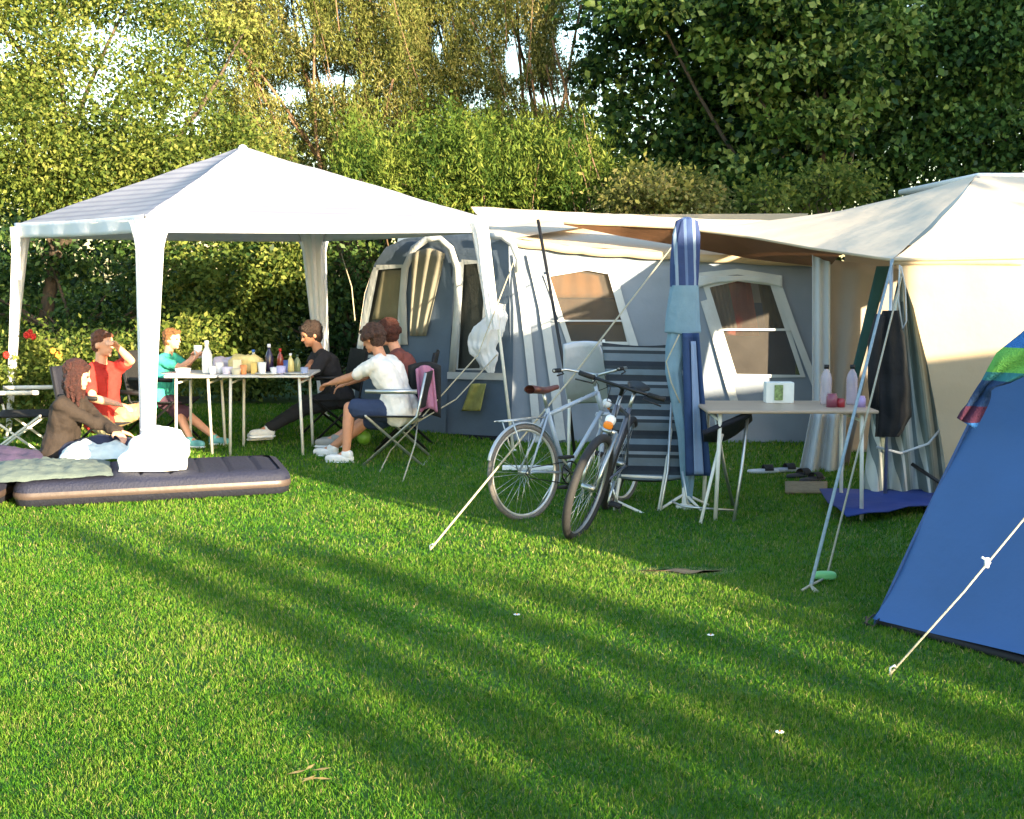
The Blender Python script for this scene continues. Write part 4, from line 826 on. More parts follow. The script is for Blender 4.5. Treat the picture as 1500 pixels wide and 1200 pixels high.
# ================================================================= BICYCLES
def bicycle(label, rear, heading, sc, lean, framec, tyre_c, rim_c, saddle_c, steer=0.0, sporty=False):
    """local frame: x forward, rear hub above the origin"""
    t = thing('bicycle', label, 'bicycle', rear, 'bicycles parked in front of the grey tent'); t.rotation_euler = (lean, 0, heading); t.scale = (sc, sc, sc)
    r = .335; wb = 1.04; fm = mat(label.split()[0] + '_frame_paint', framec, .3, .05, 10, coat=.5)
    B = lambda q, n, m_, par=t, **k: q.build(n, m_, par, local=True, **k)
    def wheel(x, st, n, fat):
        hub = Vector((x, 0, r)); ax = Vector((math.sin(-st), math.cos(st), 0))
        q = MB(); q.torus(hub, ax, r - .004, .019 * fat, 56, 10); wt = B(q, n, mat(n + '_tyre', tyre_c, .8, .2, 60))
        q = MB(); q.torus(hub, ax, r - .026, .011, 56, 6); B(q, 'rim', mat(n + '_rim', rim_c, .3, .05, 20, metal=.6), wt)
        q = MB(); dx = Vector((ax.y, -ax.x, 0))
        for k in range(28):
            a = 2 * PI * k / 28 + .1 * (k % 2); q.tube([hub + ax * .03 * (1 if k % 2 else -1), hub + (dx * math.cos(a) + Vector((0, 0, 1)) * math.sin(a)) * (r - .03)], .0016, 4)
        B(q, 'spokes', M['steel'], wt)
        q = MB(); q.tube([hub - ax * .045, hub + ax * .045], .02, 10); B(q, 'hub', M['steel'], wt)
        q = MB()
        def f(u, v):
            a = math.radians(lerp(20, 200, u)) if x == 0 else math.radians(lerp(10, 150, u)); w_ = (v - .5) * .035
            return hub + (dx * -math.cos(a) * (1) + Vector((0, 0, 1)) * math.sin(a)) * (r + .03 - .010 * (2 * v - 1) ** 2) + ax * w_
        if not sporty: q.grid(f, 24, 4); B(q, 'mudguard', fm, t, thick=.002)
        return wt
    wheel(0, 0, 'rear_wheel', 1.3 if sporty else 1.0); wheel(wb, steer, 'front_wheel', 1.45 if sporty else 1.0)
    bb = Vector((.42, 0, .29)); st_ = Vector((.26, 0, .78)); ht = Vector((.80, 0, .86)); hb = Vector((.845, 0, .72)); rh = Vector((0, 0, r))
    q = MB(); R_ = .0165
    for a, b_ in ((bb, st_), (st_ + Vector((.01, 0, -.05)), ht), (bb, hb), (ht, hb)): q.tube([a, b_], R_ if (a, b_) != (ht, hb) else .02, 10)
    for s in (-1, 1):
        q.tube([bb + Vector((0, s * .02, 0)), rh + Vector((.06, s * .05, 0)), rh + Vector((0, s * .055, 0))], .009, 8); q.tube([st_ + Vector((0, s * .012, -.04)), rh + Vector((0, s * .055, 0))], .008, 8)
    B(q, 'frame', fm)
    q = MB(); fh = Vector((wb, 0, r)); sx = Vector((math.sin(-steer), math.cos(steer), 0)); crown = hb + Vector((.01, 0, -.03))
    q.tube([ht + Vector((-.02, 0, .06)), crown], .014, 8); q.tube([crown - sx * .055, crown + sx * .055], .016, 8)
    for s in (-1, 1): q.tube([crown + sx * .052 * s, fh + sx * .052 * s + Vector((-.03, 0, .12)), fh + sx * .052 * s], [.016, .014, .008], 8)
    B(q, 'fork', fm if not sporty else M['steel'])
    q = MB(); top = ht + Vector((-.03, 0, .11)); fwd = Vector((sx.y, -sx.x, 0))
    q.tube([ht + Vector((-.02, 0, .05)), top, top + fwd * .07 + Vector((0, 0, .02))], .014, 8); hbp = top + fwd * .07 + Vector((0, 0, .02))
    if sporty: pts = [hbp + sx * .30 - fwd * .03, hbp + sx * .05, hbp - sx * .05, hbp - sx * .30 - fwd * .03]
    else: pts = [hbp + sx * .27 - fwd * .20 + Vector((0, 0, .05)), hbp + sx * .25 - fwd * .02 + Vector((0, 0, .05)), hbp, hbp - sx * .25 - fwd * .02 + Vector((0, 0, .05)), hbp - sx * .27 - fwd * .20 + Vector((0, 0, .05))]
    q.tube(pts, .011, 8); hbar = B(q, 'handlebar', M['darkmetal'] if sporty else M['steel'])
    for e, e2 in ((pts[0], pts[1]), (pts[-1], pts[-2])):
        q = MB(); q.tube([e, e.lerp(e2, .45)], .017, 8); B(q, 'grip', M['rubber'], hbar)
        q = MB(); m = e.lerp(e2, .5); q.tube([m, m + fwd * .05 - Vector((0, 0, .03)), e + fwd * .05 - Vector((0, 0, .04))], .006, 6); B(q, 'brake_lever', M['darkmetal'], hbar)
    q = MB(); q.tube([hbp + sx * .05, hbp + sx * .04 + fwd * .09 - Vector((0, 0, .08)), crown + sx * .03 + fwd * .03], .003, 5); q.tube([hbp - sx * .06, hbp - sx * .03 + fwd * .10 - Vector((0, 0, .1)), ht.lerp(st_, .3)], .003, 5); B(q, 'brake_cable', M['rubber'])
    q = MB(); q.tube([st_, st_ + Vector((-.03, 0, .12))], .0125, 8); B(q, 'seatpost', M['steel'])
    sp = st_ + Vector((-.035, 0, .14)); q = MB()
    def f(u, v):
        x = lerp(-.13, .15, u); w_ = lerp(.085, .022, min(1, max(0, (u - .1) / .65)) ** .8) * (1 if u > .04 else .6); a = v * 2 * PI
        return sp + Vector((x, math.cos(a) * w_, math.sin(a) * .028 * (1.15 - .5 * u) + .008 * math.cos(u * 6)))
    q.grid(f, 14, 14); B(q, 'saddle', mat(label.split()[0] + '_saddle', saddle_c, .5, .1))
    q = MB(); q.torus(bb + Vector((0, -.05, 0)), (0, 1, 0), .085, .006, 30, 6)
    for k in range(5): a = k * 2 * PI / 5; q.tube([bb + Vector((0, -.05, 0)), bb + Vector((math.cos(a) * .085, -.05, math.sin(a) * .085))], .005, 5)
    ch = B(q, 'chainring', M['darkmetal'])
    for s in (-1, 1):
        e = bb + Vector((.11 * s, .075 * s, -.13 * s)); q = MB(); q.tube([bb + Vector((0, .06 * s, 0)), e], .009, 8); cr = B(q, 'crank', M['steel'], ch); q = MB(); q.box(e + Vector((0, .05 * s, 0)), (.09, .08, .02)); B(q, 'pedal', M['rubber'], cr)
    q = MB(); q.tube([bb + Vector((-.01, -.05, .085)), rh + Vector((0, -.05, .035)), rh + Vector((-.035, -.05, 0)), rh + Vector((0, -.05, -.035)), bb + Vector((-.01, -.05, -.085))], .004, 5); B(q, 'chain', M['darkmetal'])
    q = MB(); q.sq(hb + Vector((.06, 0, .05)), (.03, .035, .035), .8, .8); q.tube([hb + Vector((.0, 0, .03)), hb + Vector((.05, 0, .05))], .006, 6); lm = B(q, 'headlight', M['plastic_w'])
    q = MB(); q.sq(hb + Vector((.095, 0, .02)), (.008, .032, .026), .7, .7); B(q, 'reflector', mat('amber_reflector', S(226, 130, 40), .25, .05, 10), lm)
    q = MB(); q.tube([bb + Vector((-.06, .03, -.03)), bb + Vector((-.16, .17, -.29))], .009, 6); B(q, 'kickstand', M['steel'])
    if not sporty:
        q = MB()
        for y in (-.05, 0, .05): q.tube([Vector((.18, y, .72)), Vector((-.22, y, .72))], .005, 5)
        for x in (.1, -.05, -.2): q.tube([Vector((x, -.055, .72)), Vector((x, .055, .72))], .005, 5)
        for s in (-1, 1): q.tube([Vector((-.14, .055 * s, .72)), rh + Vector((0, .06 * s, 0))], .005, 5)
        B(q, 'luggage_rack', M['steel'])
    return t
r1 = G(771, 760); r1.z = 0
bicycle('silver city bicycle with brown saddle, its rear wheel nearest, leftmost of the two', (r1.x, r1.y, 0), math.radians(43), .88, math.radians(-4), S(160, 172, 186), S(104, 100, 96), S(225, 222, 215), S(96, 56, 48), steer=.3)
r2 = G(842, 786)
hd = math.radians(180 + 74); wb2 = 1.04 * .92
rr2 = Vector((r2.x - math.cos(hd) * wb2, r2.y - math.sin(hd) * wb2, 0))
bicycle('dark mountain bicycle with its knobbly front wheel towards the lawn, right of the silver one', rr2, hd, .92, math.radians(-15), S(84, 90, 104), S(38, 38, 40), S(150, 150, 150), S(30, 30, 32), steer=-.12, sporty=True)
# ================================================================= DINING TABLE UNDER THE GAZEBO
def table(name, label, x0, x1, y0, y1, z, topm, legm, th=.022, r=.013, group=None):
    t = thing(name, label, 'table', ((x0 + x1) / 2, (y0 + y1) / 2, 0), group)
    q = MB(); rbox(q, x0, x1, y0, y1, z - th, z); q.build('tabletop', topm, t, smooth=False, bevel=.008)
    for x in (x0 + .09, x1 - .09):
        for y in (y0 + .06, y1 - .06):
            q = MB(); q.tube([Vector((x + (.02 if x > (x0 + x1) / 2 else -.02), y, 0)), Vector((x, y, z - th))], r); q.build('leg', legm, t)
        q = MB(); q.tube([Vector((x, y0 + .06, z - th - .05)), Vector((x, y1 - .06, z - th - .05))], .01); q.build('brace', legm, t)
    return t
tz = .69; wtop = mat('white_table_top', S(216, 214, 210), .4, .05, 6)
xl = P(238, 552, 10.35).x; xr = P(452, 552, 10.35).x; xm = P(318, 552, 10.35).x
table('dining_table', 'white camping dining table under the gazebo crowded with food', xm + .01, xr, 10.35, 11.0, tz, wtop, M['whitemetal'])
table('side_table', 'smaller white camping table butted to the left end of the dining table', xl, xm - .01, 10.38, 10.98, tz - .004, wtop, M['whitemetal'])
def bottle(px, Y, h, r, col, capc, label, z=tz, name='bottle', glass=.2):
    x = (px - 750) / F * Y * 1.003; q = MB(); q.lathe((x, Y, z), [(r * .9, 0), (r, .01), (r, h * .55), (r * .75, h * .68), (r * .36, h * .8), (r * .34, h * .9)], 16)
    o = q.build(name, mat('bottle_body', col, glass, .05, 10, coat=.3)); tag(o, label, 'bottle')
    q = MB(); q.lathe((x, Y, z + h * .88), [(r * .42, 0), (r * .42, h * .12)], 12); q.build('cap', mat('bottle_cap', capc, .4, .03), o, local=True)
    return o
def cup(px, Y, h, r, col, label, z=tz, name='cup', cat='cup'):
    x = (px - 750) / F * Y * 1.003; q = MB(); q.lathe((x, Y, z), [(r * .75, 0), (r * .78, .004), (r, h), (r * .9, h), (r * .7, .01)], 16); tag(q.build(name, mat('cup_plastic', col, .4, .05)), label, cat)
bottle(395, 10.62, .25, .036, S(40, 30, 60), S(235, 235, 240), 'dark bottle with white cap, tallest thing on the dining table')
bottle(426, 10.6, .17, .03, S(206, 190, 120), S(235, 235, 235), 'yellowish squeeze bottle near the right end of the dining table')
bottle(436, 10.75, .15, .03, S(120, 130, 90), S(60, 80, 60), 'small olive green bottle beside the person in black')
bottle(304, 10.6, .28, .045, S(244, 244, 240), S(240, 240, 240), 'tall white milk jug at the left part of the table')
cup(384, 10.50, .10, .038, S(240, 238, 230), 'white cup left of the dark bottle')
cup(412, 10.48, .07, .042, S(180, 176, 214), 'lilac bowl in front of the yellowish bottle')
cup(404, 10.52, .055, .05, S(238, 236, 232), 'white bowl under the dark bottle')
cup(333, 10.5, .06, .05, S(222, 214, 232), 'pale lilac bowl left of the bread bag')
cup(322, 10.62, .09, .035, S(240, 240, 240), 'white mug behind the pale lilac bowl')
cup(446, 10.46, .06, .035, S(150, 160, 190), 'grey-blue beaker at the right edge of the dining table')
cup(268, 10.52, .05, .07, S(238, 238, 232), 'white bowl on the small left table', z=tz - .004)
q = MB(); c = P(360, 534, 10.6); q.sq((c.x, 10.65, tz + .075), (.15, .09, .075), .6, .7); tag(q.build('bread_bag', mat('bread_bag', S(226, 206, 140), .5, .25, 14, .5, 20), None, wr=(.03, 14)), 'crumpled yellow bread bag in the middle of the dining table', 'bag')
q = MB(); q.box((P(347, 530, 10.5).x, 10.52, tz + .06), (.07, .05, .12)); tag(q.build('carton', mat('cream_carton', S(236, 222, 190), .6, .1, 20), None, smooth=False, bevel=.004), 'cream carton standing left of the bread bag', 'carton')
q = MB(); q.box((P(372, 530, 10.5).x, 10.50, tz + .05), (.05, .04, .10)); tag(q.build('carton', mat('ochre_carton', S(220, 190, 110), .6, .1, 20), None, smooth=False, bevel=.004), 'ochre carton standing in front of the bread bag', 'carton')
def plate(px, Y, label, z=tz):
    q = MB(); q.lathe(((px - 750) / F * Y, Y, z), [(.06, 0), (.11, .012), (.115, .016), (.06, .006)], 24); tag(q.build('plate', M['plastic_w']), label, 'plate')
plate(434, 10.46, 'white plate at the right front corner of the dining table'); plate(392, 10.43, 'white plate at the front middle of the dining table'); plate(252, 10.5, 'white plate at the far left of the small table', tz - .004)
cup(346, 10.44, .05, .045, S(210, 200, 170), 'beige snack bowl in front of the cream carton')
cup(357, 10.46, .08, .03, S(236, 150, 90), 'orange beaker beside the beige snack bowl')
cup(420, 10.60, .11, .03, S(70, 90, 150), 'blue tumbler between the dark bottle and the yellowish bottle')
cup(312, 10.46, .07, .034, S(244, 240, 236), 'small white cup at the joint of the two tables')
bottle(411, 10.80, .20, .03, S(150, 60, 40), S(200, 40, 30), 'red sauce bottle behind the lilac bowl')
bottle(372, 10.8, .19, .035, S(220, 214, 196), S(60, 110, 190), 'cream bottle with blue cap behind the bread bag')
q = MB(); q.sq((P(330, 540, 10.8).x, 10.82, tz + .06), (.10, .07, .06), .5, .6); tag(q.build('snack_bag', mat('lilac_snack_bag', S(206, 196, 214), .4, .15, 12, .4, 20), None, wr=(.03, 16)), 'crumpled lilac snack bag behind the white mug', 'bag')
# white cup the child drinks from
q = MB(); c = P(290, 516, 11.0); q.lathe(c + Vector((0, 0, -.05)), [(.03, 0), (.038, .11), (.034, .11), (.026, .01)], 16); tag(q.build('cup', M['plastic_w']), 'white cup held up by the child in teal', 'cup')
# ================================================================= CHAIRS
def xchair(label, c, yaw, fab, met, sw=.5, back=.45, seat=.44, name='folding_chair', recl=.2, backm=None):
    Fv = Vector((math.cos(yaw), math.sin(yaw), 0)); Lv = Vector((-Fv.y, Fv.x, 0)); Z = Vector((0, 0, 1)); c = Vector((c[0], c[1], 0))
    t = thing(name, label, 'chair', c); h = sw / 2; Bk = (Z * math.cos(recl) - Fv * math.sin(recl))
    for s in (-1, 1):
        o = c + Lv * h * s
        q = MB(); q.tube([o + Fv * .24, o - Fv * .20 + Z * seat, o - Fv * .20 + Z * seat + Bk * back], .0115, 8); q.build('leg', met, t)
        q = MB(); q.tube([o - Fv * .24, o + Fv * .22 + Z * seat, o + Fv * .22 + Z * (seat + .01)], .0115, 8); q.build('leg', met, t)
        q = MB(); q.tube([o - Fv * .20 + Z * (seat + .20), o + Fv * .22 + Z * (seat + .20)], .012, 8, flat=1.6); q.build('armrest', met, t)
    q = MB(); q.tube([c + Fv * .24 - Lv * h, c + Fv * .24 + Lv * h], .01); q.tube([c - Fv * .24 - Lv * h, c - Fv * .24 + Lv * h], .01); q.build('stretcher', met, t)
    q = MB(); q.grid(lambda u, v: c + Fv * lerp(-.22, .24, v) + Lv * lerp(-h, h, u) + Z * (seat - .03 * math.sin(PI * u)), 10, 8); q.build('seat', fab, t, thick=.012)
    q = MB(); q.grid(lambda u, v: c - Fv * .205 + Z * (seat + .06) + Bk * (back - .06) * v + Lv * lerp(-h, h, u) - Fv * .03 * math.sin(PI * u), 10, 10); q.build('backrest', backm or fab, t, thick=.012)
    return t
xchair('black folding chair under the white-shirted person', (pW.x + .03, pW.y), math.radians(176), M['blk'], M['steel'], seat=.40, back=.36)
xchair('dark chair under the auburn-haired person, mostly hidden', (P(592, 600, 10.85).x, 10.85), math.radians(180), M['blk'], M['darkmetal'], seat=.42)
xchair('dark chair under the person in black, behind the table', (P(484, 590, 11.5).x, 11.52), math.radians(205), M['blk'], M['darkmetal'], seat=.39)
xchair('dark chair under the child in teal', (P(240, 590, 11.2).x, 11.2), math.radians(-12), M['blk'], M['darkmetal'], seat=.40)
xchair('low dark chair under the red-shirted person', (P(148, 600, 10.2).x, 10.2), math.radians(-28), M['navy'], M['darkmetal'], seat=.34)
xchair('white tubular folding chair at the left edge beside the flower bush', (P(30, 600, 10.6).x, 10.6), math.radians(8), M['blk'], M['whitemetal'], seat=.34, back=.34)
q = MB(); q.grid(lambda u, v: P(lerp(610, 634, u) + 6 * v, lerp(541, 604, v) - 6 * math.sin(PI * u), 10.08 + .03 * math.sin(u * 9)), 12, 14); tag(q.build('pink_jumper', cot('pink_knit', S(180, 120, 150)), None, thick=.02), 'pink garment hung over a chair back behind the white-shirted person', 'garment')
q = MB(); q.grid(lambda u, v: P(lerp(600, 646, u), lerp(536, 612, v) - 6 * math.sin(PI * u), 10.22 + .04 * math.sin(u * 5)), 12, 14); tag(q.build('dark_bag', M['blk'], None, thick=.05), 'dark bag hanging behind the pink garment', 'bag')
q = MB(); c = G(532, 668); c.z = .13; c = P(533, 641, 10.35); q.ball(c, .062, None, 20, 14); tag(q.build('ball', mat('lime_ball', S(92, 134, 34), .5, .05, 10)), 'lime green ball by the shins of the white-shirted person', 'ball')
# ================================================================= MATTRESSES & BEDDING
def mattress(label, p0, d, L, Wd, hgt=.20):
    d = Vector(d).normalized(); n = Vector((-d.y, d.x, 0)); c = Vector(p0) + d * L / 2 + n * Wd / 2; R = Matrix((d, n, Vector((0, 0, 1)))).transposed()
    t = thing('air_mattress', label, 'mattress', (c.x, c.y, 0))
    q = MB(); nx, ny = 90, 40
    def top(u, v):
        x = (u - .5) * L; y = (v - .5) * Wd; ex = 1 - abs(2 * u - 1) ** 10; ey = 1 - abs(2 * v - 1) ** 8
        z = hgt * (.62 + .38 * min(ex, 1) ** .5 * min(ey, 1) ** .5) - .018 * (abs(math.sin(u * PI * 9)) < .22) * (.08 < v < .92)
        return c + d * x + n * y + Vector((0, 0, z))
    q.grid(top, nx, ny); q.build('flocked_top', M['navyflock'], t)
    q = MB(); prof = [(-.012, .0), (.012, .03), (.020, .055), (.012, .085), (.0, .125)]
    def ring(r): # rounded rectangle
        pts = []; rad = .10
        for cx, cy, a0 in ((L / 2 - rad, Wd / 2 - rad, 0), (-L / 2 + rad, Wd / 2 - rad, 90), (-L / 2 + rad, -Wd / 2 + rad, 180), (L / 2 - rad, -Wd / 2 + rad, 270)):
            for k in range(7): a = math.radians(a0 + k * 15); pts.append((cx + math.cos(a) * (rad + r), cy + math.sin(a) * (rad + r)))
        return pts
    def band(zs, name, m_):
        q = MB(); rings = [[c + d * x + n * y + Vector((0, 0, z)) for x, y in ring(r)] for r, z in zs]; k = len(rings[0]); vs = [p for rg_ in rings for p in rg_]
        fs = [(j * k + i, j * k + (i + 1) % k, (j + 1) * k + (i + 1) % k, (j + 1) * k + i) for j in range(len(rings) - 1) for i in range(k)]
        q.add(vs, fs); return q.build(name, m_, t)
    band([(-.03, .004), (.005, .02), (.018, .062)], 'lower_band', M['navy']); band([(.018, .062), (.026, .075), (.027, .090), (.022, .108)], 'side_band', M['vinylbeige']); band([(.022, .108), (.018, .135), (.0, .165), (-.05, hgt - .012)], 'upper_band', M['navyflock'])
    q = MB(); q.lathe(c + d * (L / 2 + .02) + Vector((0, 0, .08)), [(.02, 0), (.02, .01)], 12, Matrix.Rotation(PI / 2, 3, 'Y')); q.build('valve', M['rubber'], t)
    return t
A0 = G(24, 747); Bq = G(424, 725); dm = (Bq - A0)
mattress('navy and greige air mattress lying on the lawn in front of the gazebo', A0, dm, dm.length, .82, .19)
A1_ = G(20, 752); dn = Vector((-1, -.10, 0)).normalized()
m2 = Vector((A1_.x - .12, A1_.y + .0, 0))
mattress('second navy air mattress cut off by the left picture edge', m2 + Vector((-1.9, -.12, 0)), Vector((1.9, .12, 0)), 1.85, .95, .19)
def blanket(name, label, cat, m_, pts, zb, amp=.03, sc_=6, th=.02):
    """heap draped over pixel quad on plane z=zb with a bulge height each"""
    q = MB(); c4 = [G(x, y, zb) for x, y, _ in pts[:4]]; h = pts[4]
    def f(u, v):
        p = c4[0].lerp(c4[1], u).lerp(c4[3].lerp(c4[2], u), v); e = (math.sin(PI * u) * math.sin(PI * v)) ** .45
        p.z = zb + .004 + e * h * (.75 + .35 * noise.noise(p * sc_)) + .02 * e * noise.noise(p * sc_ * 2.7); return p
    q.grid(f, 50, 26); tag(q.build(name, m_, None, wr=(amp * .3, 14)), label, cat)
blanket('blanket', 'grey-green blanket spread over the left half of the air mattress', 'blanket', cot('sage_blanket', S(100, 112, 104)), [(-60, 712, 0), (166, 697, 0), (160, 676, 0), (-60, 676, 0), .07], .19)
blanket('duvet', 'rumpled white duvet behind the white pillow on the mattress', 'duvet', cot('white_duvet', S(214, 220, 212)), [(84, 676, 0), (196, 672, 0), (200, 660, 0), (96, 660, 0), .13], .19)
blanket('sweater', 'purple-grey clothes heaped at the left picture edge on the mattress', 'clothes', cot('purple_knit', S(70, 58, 84)), [(-70, 690, 0), (72, 684, 0), (60, 664, 0), (-60, 664, 0), .11], .19)
pc = G(216, 690, .2)
q = MB(); Rz = Matrix.Rotation(math.radians(12), 3, 'Z')
def f(u, v):
    a = u * 2 * PI; hgt = .30; rx = .235; ry = .10; z = v * hgt
    k = (1 - max(0, (v - .55) / .45) ** 2.2 * .75); lf = 1 if math.cos(a) > 0 else (1 - max(0, v - .25) * .75)
    p = Vector((math.copysign(abs(math.cos(a)) ** .5, math.cos(a)) * rx * (k if math.cos(a) > 0 else k * lf) + .03 * v, math.copysign(abs(math.sin(a)) ** .7, math.sin(a)) * ry * k, z))
    return Vector((pc.x, pc.y + .11, .195)) + Rz @ p
q.grid(f, 60, 24); q.sq((pc.x + .04, pc.y + .12, .47), (.12, .05, .03), .8, .8)
tag(q.build('pillow', mat('bright_white_cotton', S(226, 226, 226), .85, .03, 6, .4, 12), None, wr=(.030, 8)), 'plump bright white pillow standing on the air mattress in front of the gazebo leg', 'pillow')
# ================================================================= PARASOL
px_ = G(1003, 745); pz = thing('parasol', 'closed blue striped parasol with pale blue band standing beside the striped chair', 'parasol', (px_.x, px_.y, 0))
Yp = px_.y; Q = lambda px, py, d=0: P(px, py, Yp - d)
q = MB(); q.tube([Vector((px_.x, px_.y, .02)), Q(1004, 320)], .014); q.build('pole', M['steel'], pz)
q = MB()
for a in (0, 1.57, 3.14, 4.71): q.tube([Vector((px_.x, px_.y, .10)), Vector((px_.x + .19 * math.cos(a + .5), px_.y + .14 * math.sin(a + .5), .01))], .009, 6)
q.lathe((px_.x, px_.y, 0), [(.06, .0), (.06, .02), (.02, .035), (.02, .22)], 12); q.build('stand', M['whitemetal'], pz)
stb = mat('blue_white_stripes', (0, 0, 0), .85, .08, 8, .4, 20, stripe=((1, .2, .05), .12, [(0, S(40, 58, 104)), (.35, S(84, 106, 146)), (.5, S(44, 66, 112)), (.84, S(128, 148, 172))]))
dk = mat('deep_blue_cloth', S(38, 62, 104), .85, .15, 6, .4, 20); lb = mat('pale_blue_cloth', S(110, 140, 160), .85, .12, 8, .4, 16)
def sleeve_(prof, m_, name, fold=7, amp=.12, dpt=.05, par=pz):
    q = MB()
    def f(u, v):
        a = u * 2 * PI; p = pl([Vector(x) for x in prof], v); w_ = p.z * (1 + amp * math.sin(a * fold + v * 4))
        c = Q(p.x, p.y); return c + Vector((math.cos(a) * w_ * Yp / F, math.sin(a) * min(w_ * Yp / F, dpt) * .9, 0))
    q.grid(f, 56, 24); return q.build(name, m_, par)
sleeve_([(1006, 318, 4), (1006, 324, 15), (1005, 345, 19), (1003, 380, 20), (1002, 420, 19)], stb, 'canopy', 9, .10)
sleeve_([(1003, 418, 20), (1001, 440, 22), (999, 470, 25), (1000, 487, 26), (1000, 489, 12)], lb, 'tie_band', 7, .05, .07)
sleeve_([(992, 486, 12), (990, 510, 14), (986, 545, 11), (993, 590, 10), (1003, 640, 10), (1007, 690, 10), (1008, 736, 5)], lb, 'drape', 5, .16)
pn = mat('blue_panel_stripe', (0, 0, 0), .85, .08, 8, .3, 20, stripe=((1, 0, 0), .6, [(0, S(32, 70, 150))]))
q = MB(); q.grid(lambda u, v: Q(lerp(lerp(1000, 1005, v), lerp(1024, 1042, v), u), lerp(488, 697, v), .07 + .02 * math.sin(u * 8)), 16, 30); panel = q.build('hanging_panel', dk, pz, thick=.01)
q = MB(); q.grid(lambda u, v: Q(lerp(lerp(1012, 1017, v), lerp(1019, 1031, v), u), lerp(500, 695, v), .10 + .02 * math.sin(lerp(.45, .7, u) * 8)), 4, 30); q.build('panel_stripe', mat('lilac_stripe', S(126, 146, 180), .85, .05), panel, thick=.004)
q = MB(); q.tube([Q(995, 490, .08), Q(976, 530, .08), Q(983, 560, .08), Q(996, 590, .08)], .005, 6); q.build('cord', M['rope'], pz)
# ================================================================= STRIPED LOUNGER, NAVY CHAIR, WHITE CHAIR
stc = mat('slate_striped_cushion', (0, 0, 0), .9, .1, 10, .4, 20, stripe=((.02, .1, 1), .235, [(0, S(30, 38, 48)), (.14, S(92, 104, 112)), (.36, S(40, 48, 54)), (.46, S(118, 128, 136)), (.55, S(36, 44, 52)), (.74, S(96, 112, 124)), (.90, S(38, 48, 56))]))
YL = 8.15; L_ = lambda px, py, d=0: P(px, py, YL - d)
lc = thing('lounger_chair', 'tall folding lounger with dark blue-grey striped cushion, back turned, behind the dark bicycle', 'chair', (L_(940, 700).x, YL, 0))
q = MB(); q.grid(lambda u, v: L_(lerp(lerp(882, 905, v), lerp(1006, 1004, v), u), lerp(502, 700, v) + 5 * math.sin(PI * u), -.28 + .36 * v - .03 * math.sin(v * 30) * .3), 20, 60); q.build('cushion', stc, lc, thick=.05)
for pts in ([(884, 498, -.3), (908, 700, .08), (900, 748, .2)], [(1000, 498, -.3), (975, 690, .08), (962, 766, .25)]):
    q = MB(); q.tube([L_(x, y, d) for x, y, d in pts], .011); q.build('leg', M['whitemetal'], lc)
q = MB(); q.tube([L_(902, 745, .22), L_(905, 735, .28), L_(963, 762, .28), L_(1000, 768, .3)], .009); q.tube([L_(910, 697, .1), L_(970, 700, .1)], .01); q.build('stretcher', M['whitemetal'], lc)
q = MB(); q.tube([L_(984, 590, .1), L_(978, 690, .1), L_(965, 762, .3)], .009); q.build('leg', M['steel'], lc)
nc = thing('camp_chair', 'navy camping chair with cream legs, behind the parasol and under the table edge', 'chair', (G(1045, 760).x, 7.75, 0))
for pts in ([(1058, 636, 7.7), (1042, 700, 7.6), (1024, 776, 7.5)], [(1046, 600, 7.9), (1062, 690, 8.0), (1075, 745, 8.1)], [(1096, 602, 7.7), (1086, 690, 7.7), (1074, 770, 7.55)], [(1000, 690, 8.0), (1008, 740, 8.0), (1012, 748, 8.0)]):
    q = MB(); q.tube([P(*p) for p in pts], .0105); q.build('leg', M['whitemetal'] if pts[0][0] == 1058 else M['steel'], nc)
q = MB(); q.grid(lambda u, v: P(lerp(1030, 1100, u), lerp(634, 604, u) + 12 * v * math.sin(PI * u) + 10 * v, lerp(7.6, 7.95, v)), 14, 8); q.build('seat', M['navy'], nc, thick=.03)
q = MB(); q.tube([P(985, 735, 7.7), P(1000, 742, 7.65), P(1022, 744, 7.6), P(1076, 748, 7.7)], .008); q.build('stretcher', M['steel'], nc)
YW = 8.9; wc = thing('chair', 'pale grey-white chair back showing behind the silver bicycle handlebar', 'chair', (P(862, 600, YW).x, YW, 0))
q = MB()
def f(u, v):
    a = pl([Vector((826, 505, 0)), Vector((826, 560, 0)), Vector((830, 580, 0)), Vector((832, 592, 0))], v); b = pl([Vector((876, 502, 0)), Vector((896, 545, 0)), Vector((902, 570, 0)), Vector((896, 592, 0))], v); p = a.lerp(b, u); return P(p.x, p.y - 3 * math.sin(PI * u), YW - .12 + .3 * v + .03 * math.sin(PI * u))
q.grid(f, 14, 20); q.build('backrest', mat('pale_grey_fabric', S(186, 192, 204), .9, .06, 6, .3, 14), wc, thick=.02)
for x in (834, 880):
    q = MB(); q.tube([P(x, 585, YW + .1), G(x - 4, 712) if False else Vector((P(x, 640, YW).x, YW + .12, 0))], .011); q.build('leg', M['whitemetal'], wc)
q = MB(); q.box(G(775, 691) + Vector((0, 0, .03)), (.42, .05, .035), Matrix.Rotation(-.06, 3, 'Z')); tag(q.build('white_board', M['plastic_w'], None, smooth=False, bevel=.005), 'low white slatted board on the grass behind the silver bicycle wheel', 'board')
